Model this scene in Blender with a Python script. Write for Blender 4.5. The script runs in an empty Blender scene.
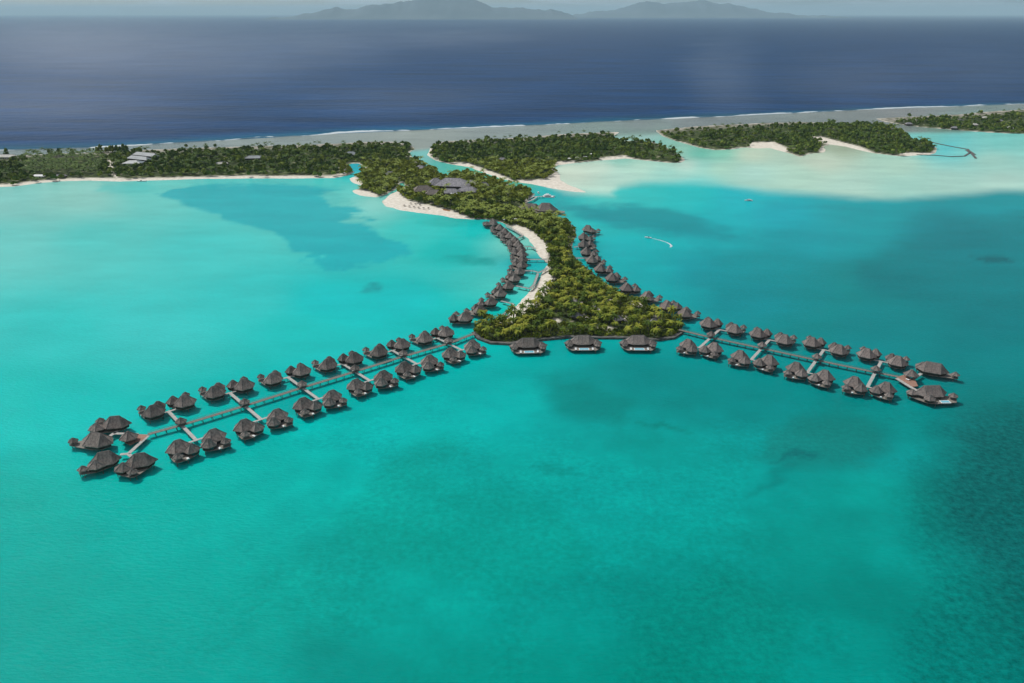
import bpy, bmesh, math, random
import numpy as np
from mathutils import Vector, Matrix
random.seed(7); rng = np.random.default_rng(11)
sc = bpy.context.scene
COL = sc.collection
R = math.radians

# ------------------------------------------------------------------ camera, world, sun, exposure
CAM_H, FPX, PITCH = 250.0, 796.0, R(22.4)
cam_d = bpy.data.cameras.new('camera'); cam = bpy.data.objects.new('camera', cam_d); COL.objects.link(cam)
cam.location = (0, 0, CAM_H); cam.rotation_euler = (R(90) - PITCH, 0, 0)
cam_d.sensor_width = 36; cam_d.lens = 36 * FPX / 1024
cam_d.clip_start = 1.0; cam_d.clip_end = 600000
sc.camera = cam
SUN_EL, SUN_AZ = R(50), R(-50)            # azimuth from +Y (away from the camera), negative to the west
sun_dir = Vector((math.sin(SUN_AZ) * math.cos(SUN_EL), math.cos(SUN_AZ) * math.cos(SUN_EL), math.sin(SUN_EL)))
sd_ = bpy.data.lights.new('sun', 'SUN'); sd_.energy = 3.4; sd_.angle = R(0.5); sd_.color = (1, .96, .9)
so = bpy.data.objects.new('sun', sd_); COL.objects.link(so); so.location = (0, 0, 800)
so.rotation_euler = (-sun_dir).to_track_quat('-Z', 'Y').to_euler()
w = bpy.data.worlds.new('World'); sc.world = w; w.use_nodes = True
nt = w.node_tree; nt.nodes.clear()
def N(nt, t, **k):
    n = nt.nodes.new(t)
    for a, b in k.items():
        if a.startswith('i_'): n.inputs[a[2:].replace('_', ' ')].default_value = b
        else: setattr(n, a, b)
    return n
wo = N(nt, 'ShaderNodeOutputWorld'); bg = N(nt, 'ShaderNodeBackground'); bg.inputs[1].default_value = 0.085
sky = N(nt, 'ShaderNodeTexSky', sky_type='NISHITA', sun_disc=False, sun_elevation=SUN_EL, sun_rotation=SUN_AZ,
        altitude=200, air_density=1.0, dust_density=1.2, ozone_density=1.0)
tc = N(nt, 'ShaderNodeTexCoord'); sx = N(nt, 'ShaderNodeSeparateXYZ')
nt.links.new(tc.outputs['Generated'], sx.inputs[0])
zc = N(nt, 'ShaderNodeMath', operation='MAXIMUM'); zc.inputs[1].default_value = 0.0; nt.links.new(sx.outputs[2], zc.inputs[0])
za = N(nt, 'ShaderNodeMath', operation='ADD'); za.inputs[1].default_value = 0.06; nt.links.new(zc.outputs[0], za.inputs[0])
dx = N(nt, 'ShaderNodeMath', operation='DIVIDE'); dy = N(nt, 'ShaderNodeMath', operation='DIVIDE')
nt.links.new(sx.outputs[0], dx.inputs[0]); nt.links.new(za.outputs[0], dx.inputs[1])
nt.links.new(sx.outputs[1], dy.inputs[0]); nt.links.new(za.outputs[0], dy.inputs[1])
cx = N(nt, 'ShaderNodeCombineXYZ'); nt.links.new(dx.outputs[0], cx.inputs[0]); nt.links.new(dy.outputs[0], cx.inputs[1])
cn = N(nt, 'ShaderNodeTexNoise', noise_dimensions='3D'); cn.inputs['Scale'].default_value = 0.6; cn.inputs['Detail'].default_value = 6
cn.inputs['Roughness'].default_value = .58
nt.links.new(cx.outputs[0], cn.inputs['Vector'])
cr = N(nt, 'ShaderNodeValToRGB'); cr.color_ramp.elements[0].position = .44; cr.color_ramp.elements[1].position = .6
nt.links.new(cn.outputs['Fac'], cr.inputs[0])
mixc = N(nt, 'ShaderNodeMix', data_type='RGBA')
nt.links.new(cr.outputs[0], mixc.inputs[0]); nt.links.new(sky.outputs[0], mixc.inputs[6]); mixc.inputs[7].default_value = (7.5, 7.7, 7.9, 1)
xr = N(nt, 'ShaderNodeMapRange'); xr.inputs[1].default_value = -.7; xr.inputs[2].default_value = .7; xr.inputs[3].default_value = 1.45; xr.inputs[4].default_value = .5
nt.links.new(sx.outputs[0], xr.inputs[0]); cs = N(nt, 'ShaderNodeVectorMath', operation='SCALE'); nt.links.new(mixc.outputs[2], cs.inputs[0]); nt.links.new(xr.outputs[0], cs.inputs['Scale'])
nt.links.new(cs.outputs[0], bg.inputs[0]); nt.links.new(bg.outputs[0], wo.inputs[0])
sc.view_settings.view_transform = 'Standard'; sc.view_settings.look = 'None'
sc.view_settings.exposure = 0.0; sc.view_settings.gamma = 1.0; sc.view_settings.use_curve_mapping = False
sc.render.engine = 'CYCLES'
cy = sc.cycles
cy.use_denoising = True; cy.max_bounces = 5; cy.diffuse_bounces = 2; cy.glossy_bounces = 2; cy.transmission_bounces = 2
cy.volume_bounces = 0; cy.transparent_max_bounces = 6; cy.sample_clamp_indirect = 4; cy.caustics_reflective = False; cy.caustics_refractive = False
cy.use_adaptive_sampling = True; cy.adaptive_threshold = 0.02

# ------------------------------------------------------------------ helpers
CP, SP = math.cos(PITCH), math.sin(PITCH)
def at(px, py, z=0.0):                     # the point at height z that the photograph shows at a pixel
    x = (px - 512) / FPX; y = (341.5 - py) / FPX
    t = (z - CAM_H) / (-SP + y * CP)
    return (x * t, (CP + y * SP) * t)
def at_np(px, py, z=0.0):
    x = (px - 512) / FPX; y = (341.5 - py) / FPX
    t = (z - CAM_H) / (-SP + y * CP)
    return x * t, (CP + y * SP) * t
def lin(c):
    c = np.asarray(c, float) / 255.0
    return np.where(c <= .04045, c / 12.92, ((c + .055) / 1.055) ** 2.4)
def hash2(ix, iy, s):
    n = (ix.astype(np.int64) * 374761393 + iy.astype(np.int64) * 668265263 + s * 974711) & 0x7fffffff
    n = ((n ^ (n >> 13)) * 1274126177) & 0x7fffffff
    return ((n ^ (n >> 16)) & 0xffff) / 65535.0
def vnoise(x, y, s=0):
    ix, iy = np.floor(x), np.floor(y); fx, fy = x - ix, y - iy
    fx = fx * fx * (3 - 2 * fx); fy = fy * fy * (3 - 2 * fy)
    a = hash2(ix, iy, s); b = hash2(ix + 1, iy, s); c = hash2(ix, iy + 1, s); d = hash2(ix + 1, iy + 1, s)
    return (a * (1 - fx) + b * fx) * (1 - fy) + (c * (1 - fx) + d * fx) * fy
def fbm(x, y, s=0, o=4):
    v = 0; a = .5; t = 0
    for i in range(o):
        v = v + a * vnoise(x * 2 ** i, y * 2 ** i, s + i * 17); t += a; a *= .55
    return v / t
def sdf(px, py, poly):                      # signed distance, positive inside
    P = np.asarray(poly, float); d = np.full(px.shape, 1e18); ins = np.zeros(px.shape, bool)
    for i in range(len(P)):
        a, b = P[i], P[(i + 1) % len(P)]
        ex, ey = b - a; wx, wy = px - a[0], py - a[1]
        t = np.clip((wx * ex + wy * ey) / max(ex * ex + ey * ey, 1e-9), 0, 1)
        d = np.minimum(d, (wx - ex * t) ** 2 + (wy - ey * t) ** 2)
        if a[1] != b[1]:
            c = ((a[1] > py) != (b[1] > py)) & (px < (b[0] - a[0]) * (py - a[1]) / (b[1] - a[1]) + a[0])
            ins ^= c
    d = np.sqrt(d)
    return np.where(ins, d, -d)
def sstep(a, b, x):
    t = np.clip((x - a) / (b - a), 0, 1); return t * t * (3 - 2 * t)
def put(name, verts, faces, mat, parent=None, smooth=False):
    me = bpy.data.meshes.new(name); me.from_pydata([tuple(v) for v in verts], [], [tuple(f) for f in faces])
    for m in (mat if isinstance(mat, (list, tuple)) else [mat]): me.materials.append(m)
    if smooth: me.polygons.foreach_set('use_smooth', [True] * len(me.polygons))
    me.update()
    o = bpy.data.objects.new(name, me); COL.objects.link(o)
    if parent: o.parent = parent
    return o
def put_np(name, V, F, mat, parent=None, smooth=False):       # V (n,3), F (m,k)
    me = bpy.data.meshes.new(name); V = np.asarray(V, np.float32); F = np.asarray(F, np.int32)
    me.vertices.add(len(V)); me.vertices.foreach_set('co', V.ravel())
    k = F.shape[1]; me.loops.add(F.size); me.loops.foreach_set('vertex_index', F.ravel())
    me.polygons.add(len(F)); me.polygons.foreach_set('loop_start', np.arange(len(F), dtype=np.int32) * k)
    try: me.polygons.foreach_set('loop_total', np.full(len(F), k, np.int32))
    except Exception: pass
    me.materials.append(mat)
    me.update(calc_edges=True)
    if smooth: me.polygons.foreach_set('use_smooth', np.ones(len(F), bool))
    me.validate()
    o = bpy.data.objects.new(name, me); COL.objects.link(o)
    if parent: o.parent = parent
    return o
def empty(name, loc=(0, 0, 0), rz=0.0):
    o = bpy.data.objects.new(name, None); COL.objects.link(o); o.location = loc; o.rotation_euler = (0, 0, rz)
    o.empty_display_size = 1; return o
def tag(o, label=None, cat=None, group=None, kind=None):
    if label: o['label'] = label
    if cat: o['category'] = cat
    if group: o['group'] = group
    if kind: o['kind'] = kind
    return o
kids = {}
def copy_tree(o, parent=None):
    c = o.copy(); COL.objects.link(c); c.parent = parent
    for ch in o.children: copy_tree(ch, c)
    return c
class MB:                                   # collects simple shapes into one mesh
    def __init__(s): s.v = []; s.f = []
    def add(s, v, f):
        n = len(s.v); s.v += [tuple(p) for p in v]; s.f += [tuple(i + n for i in q) for q in f]; return s
    def prism(s, poly, z0, z1):
        n = len(poly)
        if sum(poly[i][0] * poly[(i + 1) % n][1] - poly[(i + 1) % n][0] * poly[i][1] for i in range(n)) < 0: poly = poly[::-1]
        v = [(x, y, z0) for x, y in poly] + [(x, y, z1) for x, y in poly]
        f = [tuple(range(n - 1, -1, -1)), tuple(range(n, 2 * n))] + [(i, (i + 1) % n, n + (i + 1) % n, n + i) for i in range(n)]
        return s.add(v, f)
    def box(s, cx, cy, z0, sx, sy, sz, a=0.0):
        c, q = math.cos(a), math.sin(a)
        p = [(cx + x * c - y * q, cy + x * q + y * c) for x, y in ((-sx / 2, -sy / 2), (sx / 2, -sy / 2), (sx / 2, sy / 2), (-sx / 2, sy / 2))]
        return s.prism(p, z0, z0 + sz)
    def bar(s, a, b, r, n=6, r2=None):
        a, b = Vector(a), Vector(b); d = (b - a).normalized(); u = d.orthogonal().normalized(); w_ = d.cross(u)
        r2 = r if r2 is None else r2
        v = [a + (u * math.cos(t) + w_ * math.sin(t)) * r for t in [2 * math.pi * i / n for i in range(n)]]
        v += [b + (u * math.cos(t) + w_ * math.sin(t)) * r2 for t in [2 * math.pi * i / n for i in range(n)]]
        return s.add(v, [tuple(range(n - 1, -1, -1)), tuple(range(n, 2 * n))] + [(i, (i + 1) % n, n + (i + 1) % n, n + i) for i in range(n)])
    def build(s, name, mat, parent=None, smooth=False): return put(name, s.v, s.f, mat, parent, smooth)

# ------------------------------------------------------------------ materials
def mat_new(name):
    m = bpy.data.materials.new(name); m.use_nodes = True
    return m, m.node_tree, m.node_tree.nodes['Principled BSDF']
def mat_noise(name, c1, c2, scale=1.0, rough=.8, detail=4, obj_random=0.0, bump=0.0, spec=.3, stretch=None, coord='Object', p0=.35, p1=.65):
    m, t, b = mat_new(name)
    tcn = N(t, 'ShaderNodeTexCoord'); mp = N(t, 'ShaderNodeMapping')
    t.links.new(tcn.outputs[coord], mp.inputs[0])
    if stretch: mp.inputs['Scale'].default_value = stretch
    n = N(t, 'ShaderNodeTexNoise'); n.inputs['Scale'].default_value = scale; n.inputs['Detail'].default_value = detail
    t.links.new(mp.outputs[0], n.inputs['Vector'])
    r = N(t, 'ShaderNodeValToRGB'); r.color_ramp.elements[0].position = p0; r.color_ramp.elements[1].position = p1
    r.color_ramp.elements[0].color = (*c1, 1); r.color_ramp.elements[1].color = (*c2, 1)
    t.links.new(n.outputs['Fac'], r.inputs[0]); last = r.outputs[0]
    if obj_random:
        oi = N(t, 'ShaderNodeObjectInfo'); mr = N(t, 'ShaderNodeMapRange')
        mr.inputs[3].default_value = 1 - obj_random; mr.inputs[4].default_value = 1 + obj_random
        t.links.new(oi.outputs['Random'], mr.inputs[0])
        mm = N(t, 'ShaderNodeVectorMath', operation='SCALE'); t.links.new(last, mm.inputs[0]); t.links.new(mr.outputs[0], mm.inputs['Scale']); last = mm.outputs[0]
    t.links.new(last, b.inputs['Base Color']); b.inputs['Roughness'].default_value = rough
    b.inputs['Specular IOR Level'].default_value = spec
    if bump:
        bp = N(t, 'ShaderNodeBump'); bp.inputs['Strength'].default_value = bump; bp.inputs['Distance'].default_value = .3
        t.links.new(n.outputs['Fac'], bp.inputs['Height']); t.links.new(bp.outputs[0], b.inputs['Normal'])
    return m
M = {}
M['thatch_dark'] = mat_noise('thatch_dark', (.13, .112, .1), (.25, .215, .19), .9, .95, 6, .24, .5, .1, (1, 1, .35))
M['thatch_brown'] = mat_noise('thatch_brown', (.14, .12, .11), (.24, .2, .18), .9, .95, 6, .2, .5, .1, (1, 1, .35))
M['thatch_grey'] = mat_noise('thatch_grey', (.17, .165, .175), (.33, .315, .325), .5, .95, 6, .12, .5, .1, (1, 1, .35))
M['ridge'] = mat_noise('ridge', (.14, .13, .12), (.22, .205, .19), 2, .9)
M['timber'] = mat_noise('timber', (.035, .026, .02), (.075, .058, .045), 1.5, .8)
M['deck'] = mat_noise('deck', (.15, .13, .11), (.26, .235, .2), 1.2, .8, stretch=(1, 4, 1))
M['deck_pale'] = mat_noise('deck_pale', (.3, .3, .28), (.44, .43, .4), 1.2, .8)
M['deck_red'] = mat_noise('deck_red', (.24, .13, .09), (.34, .2, .15), 1.0, .8)
M['stilt'] = mat_noise('stilt', (.07, .065, .055), (.14, .13, .11), 1.5, .85)
M['white'] = mat_noise('white', (.66, .66, .64), (.8, .8, .79), 1.0, .6)
M['glass'] = mat_noise('glass', (.02, .03, .035), (.04, .05, .06), 1.0, .12, spec=.6)
M['pool'] = mat_noise('pool', (.12, .42, .55), (.2, .52, .62), 1.0, .1, spec=.5)
M['stone'] = mat_noise('stone', (.06, .06, .055), (.14, .135, .125), .35, .9, 6, bump=.5)
M['metalroof'] = mat_noise('metalroof', (.15, .18, .19), (.24, .27, .28), .1, .45)
M['palewall'] = mat_noise('palewall', (.5, .48, .43), (.62, .6, .55), .2, .8)
M['canvas_green'] = mat_noise('canvas_green', (.02, .09, .07), (.04, .14, .1), .5, .8)
M['orange'] = mat_noise('orange', (.75, .28, .04), (.85, .36, .06), 1, .4)
M['bark'] = mat_noise('bark', (.09, .075, .055), (.17, .145, .11), 1.5, .9)
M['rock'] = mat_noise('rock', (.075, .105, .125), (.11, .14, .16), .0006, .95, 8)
def leaf_mat(name, c1, c2, c3, rnd=.42):
    m, t, b = mat_new(name)
    g = N(t, 'ShaderNodeNewGeometry'); n = N(t, 'ShaderNodeTexNoise'); n.inputs['Scale'].default_value = .045; n.inputs['Detail'].default_value = 4
    t.links.new(g.outputs['Position'], n.inputs['Vector'])
    n2 = N(t, 'ShaderNodeTexNoise'); n2.inputs['Scale'].default_value = .5; n2.inputs['Detail'].default_value = 2
    t.links.new(g.outputs['Position'], n2.inputs['Vector'])
    ad = N(t, 'ShaderNodeMath', operation='ADD'); t.links.new(n.outputs['Fac'], ad.inputs[0])
    oi = N(t, 'ShaderNodeObjectInfo'); ml = N(t, 'ShaderNodeMath', operation='MULTIPLY_ADD'); ml.inputs[1].default_value = rnd; ml.inputs[2].default_value = -rnd * .5
    t.links.new(oi.outputs['Random'], ml.inputs[0])
    ml2 = N(t, 'ShaderNodeMath', operation='MULTIPLY_ADD'); ml2.inputs[1].default_value = .5; t.links.new(n2.outputs['Fac'], ml2.inputs[0]); t.links.new(ml.outputs[0], ml2.inputs[2])
    sb = N(t, 'ShaderNodeMath', operation='SUBTRACT'); sb.inputs[1].default_value = .25; t.links.new(ml2.outputs[0], sb.inputs[0])
    t.links.new(sb.outputs[0], ad.inputs[1])
    r = N(t, 'ShaderNodeValToRGB'); e = r.color_ramp.elements; e[0].position = .36; e[1].position = .66
    e[0].color = (*c1, 1); e[1].color = (*c3, 1); k = e.new(.5); k.color = (*c2, 1)
    t.links.new(ad.outputs[0], r.inputs[0]); t.links.new(r.outputs[0], b.inputs['Base Color'])
    b.inputs['Roughness'].default_value = .7; b.inputs['Specular IOR Level'].default_value = .08
    return m
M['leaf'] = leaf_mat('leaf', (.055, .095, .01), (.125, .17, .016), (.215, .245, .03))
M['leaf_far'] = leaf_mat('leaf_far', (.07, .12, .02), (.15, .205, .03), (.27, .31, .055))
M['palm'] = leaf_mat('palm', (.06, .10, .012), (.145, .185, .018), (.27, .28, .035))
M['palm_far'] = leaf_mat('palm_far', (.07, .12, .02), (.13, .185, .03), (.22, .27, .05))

# water: colour of bed, depth and painted cloud shade is carried per vertex; the surface itself is rough glossy sea
def water_mat(name, wave_scale, rough, ior, bump_s, streak, vary, spec, cloud_refl=0.0):
    m, t, b = mat_new(name)
    a = N(t, 'ShaderNodeAttribute'); a.attribute_name = 'bed'
    mo = N(t, 'ShaderNodeAttribute'); mo.attribute_name = 'mottle'
    g = N(t, 'ShaderNodeNewGeometry')
    mp = N(t, 'ShaderNodeMapping'); mp.inputs['Rotation'].default_value = (0, 0, R(25)); mp.inputs['Scale'].default_value = streak
    t.links.new(g.outputs['Position'], mp.inputs[0])
    n1 = N(t, 'ShaderNodeTexNoise'); n1.inputs['Scale'].default_value = .02; n1.inputs['Detail'].default_value = 7; n1.inputs['Roughness'].default_value = .62
    t.links.new(mp.outputs[0], n1.inputs['Vector'])
    mr = N(t, 'ShaderNodeMapRange'); mr.inputs[1].default_value = .3; mr.inputs[2].default_value = .7
    mr.inputs[3].default_value = 1 - vary; mr.inputs[4].default_value = 1 + vary; t.links.new(n1.outputs['Fac'], mr.inputs[0])
    s1 = N(t, 'ShaderNodeVectorMath', operation='SCALE'); t.links.new(a.outputs['Color'], s1.inputs[0]); t.links.new(mr.outputs[0], s1.inputs['Scale'])
    # coral heads: lighter and darker specks where 'mottle' is high
    n2 = N(t, 'ShaderNodeTexNoise'); n2.inputs['Scale'].default_value = .26; n2.inputs['Detail'].default_value = 6; n2.inputs['Roughness'].default_value = .7
    t.links.new(g.outputs['Position'], n2.inputs['Vector'])
    mr2 = N(t, 'ShaderNodeMapRange'); mr2.inputs[1].default_value = .32; mr2.inputs[2].default_value = .68
    mr2.inputs[3].default_value = .4; mr2.inputs[4].default_value = 1.9; t.links.new(n2.outputs['Fac'], mr2.inputs[0])
    mx = N(t, 'ShaderNodeMix', data_type='FLOAT'); mx.inputs[2].default_value = 1.0
    if cloud_refl: mx.inputs[0].default_value = 0.0
    else: t.links.new(mo.outputs['Fac'], mx.inputs[0])
    t.links.new(mr2.outputs[0], mx.inputs[3])
    s2 = N(t, 'ShaderNodeVectorMath', operation='SCALE'); t.links.new(s1.outputs[0], s2.inputs[0]); t.links.new(mx.outputs[0], s2.inputs['Scale'])
    t.links.new(s2.outputs[0], b.inputs['Base Color'])
    b.inputs['Roughness'].default_value = rough; b.inputs['IOR'].default_value = ior; b.inputs['Specular IOR Level'].default_value = spec
    if cloud_refl:  # ocean: 'mottle' holds the painted cloud reflections instead
        cm = N(t, 'ShaderNodeMath', operation='MULTIPLY_ADD'); cm.inputs[1].default_value = cloud_refl; cm.inputs[2].default_value = spec
        t.links.new(mo.outputs['Fac'], cm.inputs[0]); t.links.new(cm.outputs[0], b.inputs['Specular IOR Level'])
    mw = N(t, 'ShaderNodeMapping'); mw.inputs['Rotation'].default_value = (0, 0, R(-12)); mw.inputs['Scale'].default_value = (.45, 1, 1)
    t.links.new(g.outputs['Position'], mw.inputs[0])
    w1 = N(t, 'ShaderNodeTexNoise'); w1.inputs['Scale'].default_value = wave_scale; w1.inputs['Detail'].default_value = 6; w1.inputs['Roughness'].default_value = .6
    t.links.new(mw.outputs[0], w1.inputs['Vector'])
    bp = N(t, 'ShaderNodeBump'); bp.inputs['Strength'].default_value = 1.0; bp.inputs['Distance'].default_value = bump_s
    t.links.new(w1.outputs['Fac'], bp.inputs['Height']); t.links.new(bp.outputs[0], b.inputs['Normal'])
    return m
M['lagoon'] = water_mat('lagoon_water', .55, .13, 1.33, .6, (.5, 1, 1), .09, .028)
M['ocean'] = water_mat('ocean_water', .035, .35, 1.33, 5.0, (.10, .5, 1), .5, .02, .36)
m, t, b = mat_new('foam'); b.inputs['Base Color'].default_value = (.5, .55, .56, 1); b.inputs['Roughness'].default_value = .9; M['foam'] = m

# ------------------------------------------------------------------ traced shorelines (pixels of the ground plane)
SURF = [(-900, 176), (-300, 161), (0, 150), (100, 147.5), (220, 140.5), (340, 133.5), (500, 127), (620, 121), (760, 115), (860, 110), (1024, 104), (1400, 90), (1900, 74)]
def surf_y(px): return np.interp(px, [p[0] for p in SURF], [p[1] for p in SURF])
LAND_W = [(-700, 192), (-60, 189), (0, 187), (15, 186.5), (40, 183), (62, 181.3), (90, 180.5), (120, 181.6), (150, 180.5), (200, 179), (250, 178.5), (300, 178.5),
    (335, 178), (343, 176.5), (351, 174.5), (354, 172), (351, 169), (346, 166.5), (348, 163.7), (358, 163.5), (364.5, 167), (363, 170.5), (357.5, 173),
    (357, 176), (349, 178.5), (353, 183), (361, 185.5), (359, 188.5), (352, 190.5), (355, 194), (365, 196.5), (377, 197.5), (386, 194.5), (394, 190.5), (399, 187.5),
    (400, 183.2), (405, 182.8), (405, 186), (399, 190), (389, 195), (382, 201.5), (386, 206.5), (400, 210), (420, 213), (440, 215.5), (455, 218.2), (470, 219.5), (487, 219.5),
    (500, 222), (508, 226), (512, 228), (519, 232.4), (526, 237.3), (533, 244), (537, 252), (542, 259), (547, 264), (543, 272), (540, 279), (535, 285), (524, 298), (513, 310), (500, 320), (490, 322), (480, 322), (474, 328),
    (473.5, 333), (479, 338), (490.6, 342), (509.3, 343), (525, 340.5), (545, 338.5), (570, 336), (600, 337), (622, 337), (657, 339), (673, 337), (681, 332), (683, 325), (676, 318), (655, 309), (637, 299), (618, 291), (603, 282),
    (592, 272), (585, 266), (578, 262), (573, 256), (572, 248), (576, 237), (575, 228), (569, 222), (557, 219), (546, 217), (530, 212), (526, 205), (530, 199), (535, 194), (525, 190), (510, 185), (495, 180),
    (480, 175.5), (468, 172), (456, 174), (447, 178), (440, 178), (438, 171), (431, 168), (423, 165), (416, 160), (411, 156), (409, 152.5), (415, 149), (412, 146), (405, 144), (395, 141.8), (375, 141.5),
    (345, 143.2), (300, 145), (200, 147.7), (130, 150.5), (90, 152.5), (0, 156), (-60, 158), (-700, 178)]
LAND_M = [(436, 142.5), (430, 149), (427, 155), (434, 160), (444, 163), (455, 165), (470, 167.5), (485, 173), (500, 178.5), (515, 182), (530, 184), (545, 187), (560, 190), (575, 192), (588, 192.3),
    (577, 188), (567, 184), (560, 180), (560, 174), (553, 169), (556, 165.5), (575, 163), (600, 160.5), (615, 159.5), (625, 158.5), (640, 160), (655, 161.5), (668, 163), (680, 163), (685, 160.5), (682, 156.5),
    (676, 153), (668, 148.5), (660, 144), (650, 141.5), (630, 140.5), (618, 141), (613, 136.5), (620, 132), (600, 132.5), (560, 134.3), (530, 136.8), (500, 138.8), (470, 140), (450, 141)]
LAND_A = [(655, 130.5), (662, 136), (675, 141), (690, 145), (700, 148), (715, 150.2), (730, 149.5), (745, 147.5), (758, 148.5), (770, 148), (780, 151), (790, 153.5), (800, 157), (812, 153.2), (824, 152.6), (826, 150.5), (823, 146.5), (830, 144.5),
    (845, 146.5), (855, 149), (872, 153), (899, 156.3), (914, 155.6), (928, 155), (936, 153), (937, 148.5), (931, 144.5), (922, 142.5), (910, 137.5), (900, 131), (888, 126.5), (876, 124), (860, 123.3), (830, 122.5), (800, 122), (760, 123.2), (720, 125), (690, 126.8)]
LAND_B = [(875, 118.5), (885, 121.8), (905, 125), (920, 127), (960, 130.3), (985, 132.3), (1005, 133.3), (1024, 134), (1090, 137), (1700, 160), (1700, 88), (1090, 105.5), (1024, 109.5), (990, 111.5), (960, 114.3), (930, 116), (900, 117.2)]
LANDS = [LAND_W, LAND_M, LAND_A, LAND_B]
def to_ground(poly): return [at(x, y) for x, y in poly]
LANDS_G = [to_ground(p) for p in LANDS]
SANDS = [
    [(381, 203), (387, 195), (399, 188.5), (402, 196), (410, 201), (430, 206), (450, 210.5), (466, 216), (480, 221), (455, 220), (430, 216.5), (405, 212.5), (386, 208)],
    [(347, 178), (354, 174.5), (363, 182), (366, 188), (354, 186)], [(350, 189), (365, 190.5), (378, 195), (377, 199), (366, 199), (353, 196)],
    [(512, 229), (512, 224.5), (517, 225), (532, 230.4), (543, 239), (551, 249), (549, 258), (542, 261), (534, 251), (526, 240)],
    [(544, 271), (553, 274), (555, 284), (549, 294), (538, 306), (525, 317), (510, 324), (500, 325), (494, 326), (488, 322), (500, 312), (516, 299), (530, 284), (538, 273)],
    [(509, 180.5), (530, 180.5), (545, 179.5), (556, 172), (552, 167), (556, 162.5), (575, 161), (575, 165), (560, 169), (564, 180), (592, 194), (560, 192), (530, 186)],
    [(427, 150), (437, 141), (431, 157), (424, 157)], [(452, 163), (468, 163.5), (490, 171), (512, 179.5), (505, 182), (470, 168.5), (455, 166.5)],
    [(600, 158), (625, 156), (640, 160), (600, 162)], [(745, 149.5), (752, 143), (775, 142.5), (790, 150), (782, 154), (765, 150)],
    [(809, 137), (820, 137), (860, 147), (876, 153.5), (850, 150), (822, 143.5)], [(815, 150), (830, 144), (850, 147.5), (826, 154)], [(900, 153.5), (932, 153), (937, 157), (899, 158)],
    [(104, 162), (112, 160), (114, 168), (108, 170), (120, 178), (136, 181), (118, 180.5), (109, 172)],
]
for cx0, cy0, rx0, ry0 in ((636, 305, 8, 3.4), (612, 301, 7, 3), (577, 303, 7, 2.6), (582, 318, 9, 2.4), (622, 320, 8, 2.6), (648, 323, 7, 2.2), (598, 311, 6, 2.6), (561, 266, 2.2, 6), (606, 329, 9, 1.6), (556, 322, 7, 2), (660, 317, 5, 2)):
    SANDS.append([(cx0 + rx0 * math.cos(k * .7) * random.uniform(.6, 1.25), cy0 + ry0 * math.sin(k * .7) * random.uniform(.6, 1.25)) for k in range(9)])
SANDS_G = [to_ground(p) for p in SANDS]

# ------------------------------------------------------------------ water colours from depth, bed and painted cloud shade (points read off the place)
DEEP = '''-500 200 120 205 190;0 200 142 207 192;80 195 150 208 190;0 240 112 203 190;100 240 88 200 188;200 250 75 198 188;60 330 55 195 185;150 330 68 197 188;300 330 40 195 185;250 300 62 197 188;0 400 38 190 178;
60 400 30 188 178;240 420 8 180 168;300 400 0 178 168;400 300 0 190 185;450 250 10 185 175;470 230 20 190 180;330 300 20 195 190;420 230 60 200 188;0 500 15 170 155;100 600 20 165 150;0 680 35 162 148;-400 500 20 170 155;
200 500 0 175 160;300 480 0 175 162;400 430 0 172 162;300 600 0 160 145;400 550 0 160 145;500 480 0 162 150;520 400 0 172 163;600 400 0 150 142;512 683 5 145 130;650 450 0 150 140;700 480 0 155 145;700 560 0 150 138;
750 600 0 145 132;800 550 0 148 135;850 600 0 138 125;870 500 0 150 138;600 600 0 150 137;650 680 0 140 125;980 400 15 125 120;900 450 0 145 138;700 400 0 138 132;640 380 0 135 130;760 400 0 135 130;850 430 8 130 122;
750 300 0 140 145;700 270 0 155 160;620 250 0 175 175;650 270 0 168 168;720 230 0 175 178;780 215 0 170 178;740 195 10 188 192;640 195 55 198 190;600 195 80 203 190;690 192 40 195 190;800 240 0 155 160;860 215 0 160 163;
1000 205 0 155 158;950 230 0 135 140;880 280 5 130 130;830 290 0 135 132;870 330 0 135 135;980 340 0 125 125;1000 370 10 130 128;800 330 0 135 132;560 195 0 172 172;600 218 0 168 170;585 226 50 192 184;1500 300 10 110 115;1500 600 5 95 90;
360 167 0 172 188;350 177 60 200 190;350 190 110 210 195;375 203 150 215 198;430 221 60 202 188;400 184 120 200 170;430 158 130 190 178;438 165 95 190 172;460 171 85 190 160;490 177 85 190 155;520 187 90 190 160;545 192 30 185 180;
524 241 135 208 188;532 248 125 206 186;530 262 0 172 172;520 288 95 205 188;510 300 70 203 188;498 314 20 190 175;485 318 0 185 175;150 186 110 205 190;250 184 90 203 192;330 184 80 203 190;560 330 0 165 158;580 250 0 160 160'''
SHAL = '''575 172 190 211 186;600 168 188 212 188;620 177 170 212 190;640 168 175 215 190;665 175 150 210 190;700 165 125 203 184;672 150 135 190 160;700 155 70 170 145;720 154 120 195 165;690 165 190 210 188;720 168 165 208 180;750 172 160 205 185;750 155 185 205 175;800 175 165 205 180;
850 187 165 205 183;900 188 150 200 180;950 182 155 200 180;1000 183 165 205 185;990 160 150 200 180;960 150 120 200 185;1000 142 115 200 185;900 165 165 205 180;820 162 185 205 178;840 148 150 170 140;950 148 70 195 195;930 142 110 195 180;1300 180 160 200 182;645 136 140 180 165;660 143 115 178 158;620 160 120 190 168;700 182 120 205 190'''
REEF = '''-500 160 125 150 150;100 151 130 150 150;300 141 150 167 163;420 146 165 180 172;500 133 150 167 163;640 126 140 157 155;700 121 138 150 150;900 113 142 148 146;880 133 150 168 160;950 138 135 180 168;860 122 138 150 146;1100 103 138 142 140;640 136 140 180 165'''
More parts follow.
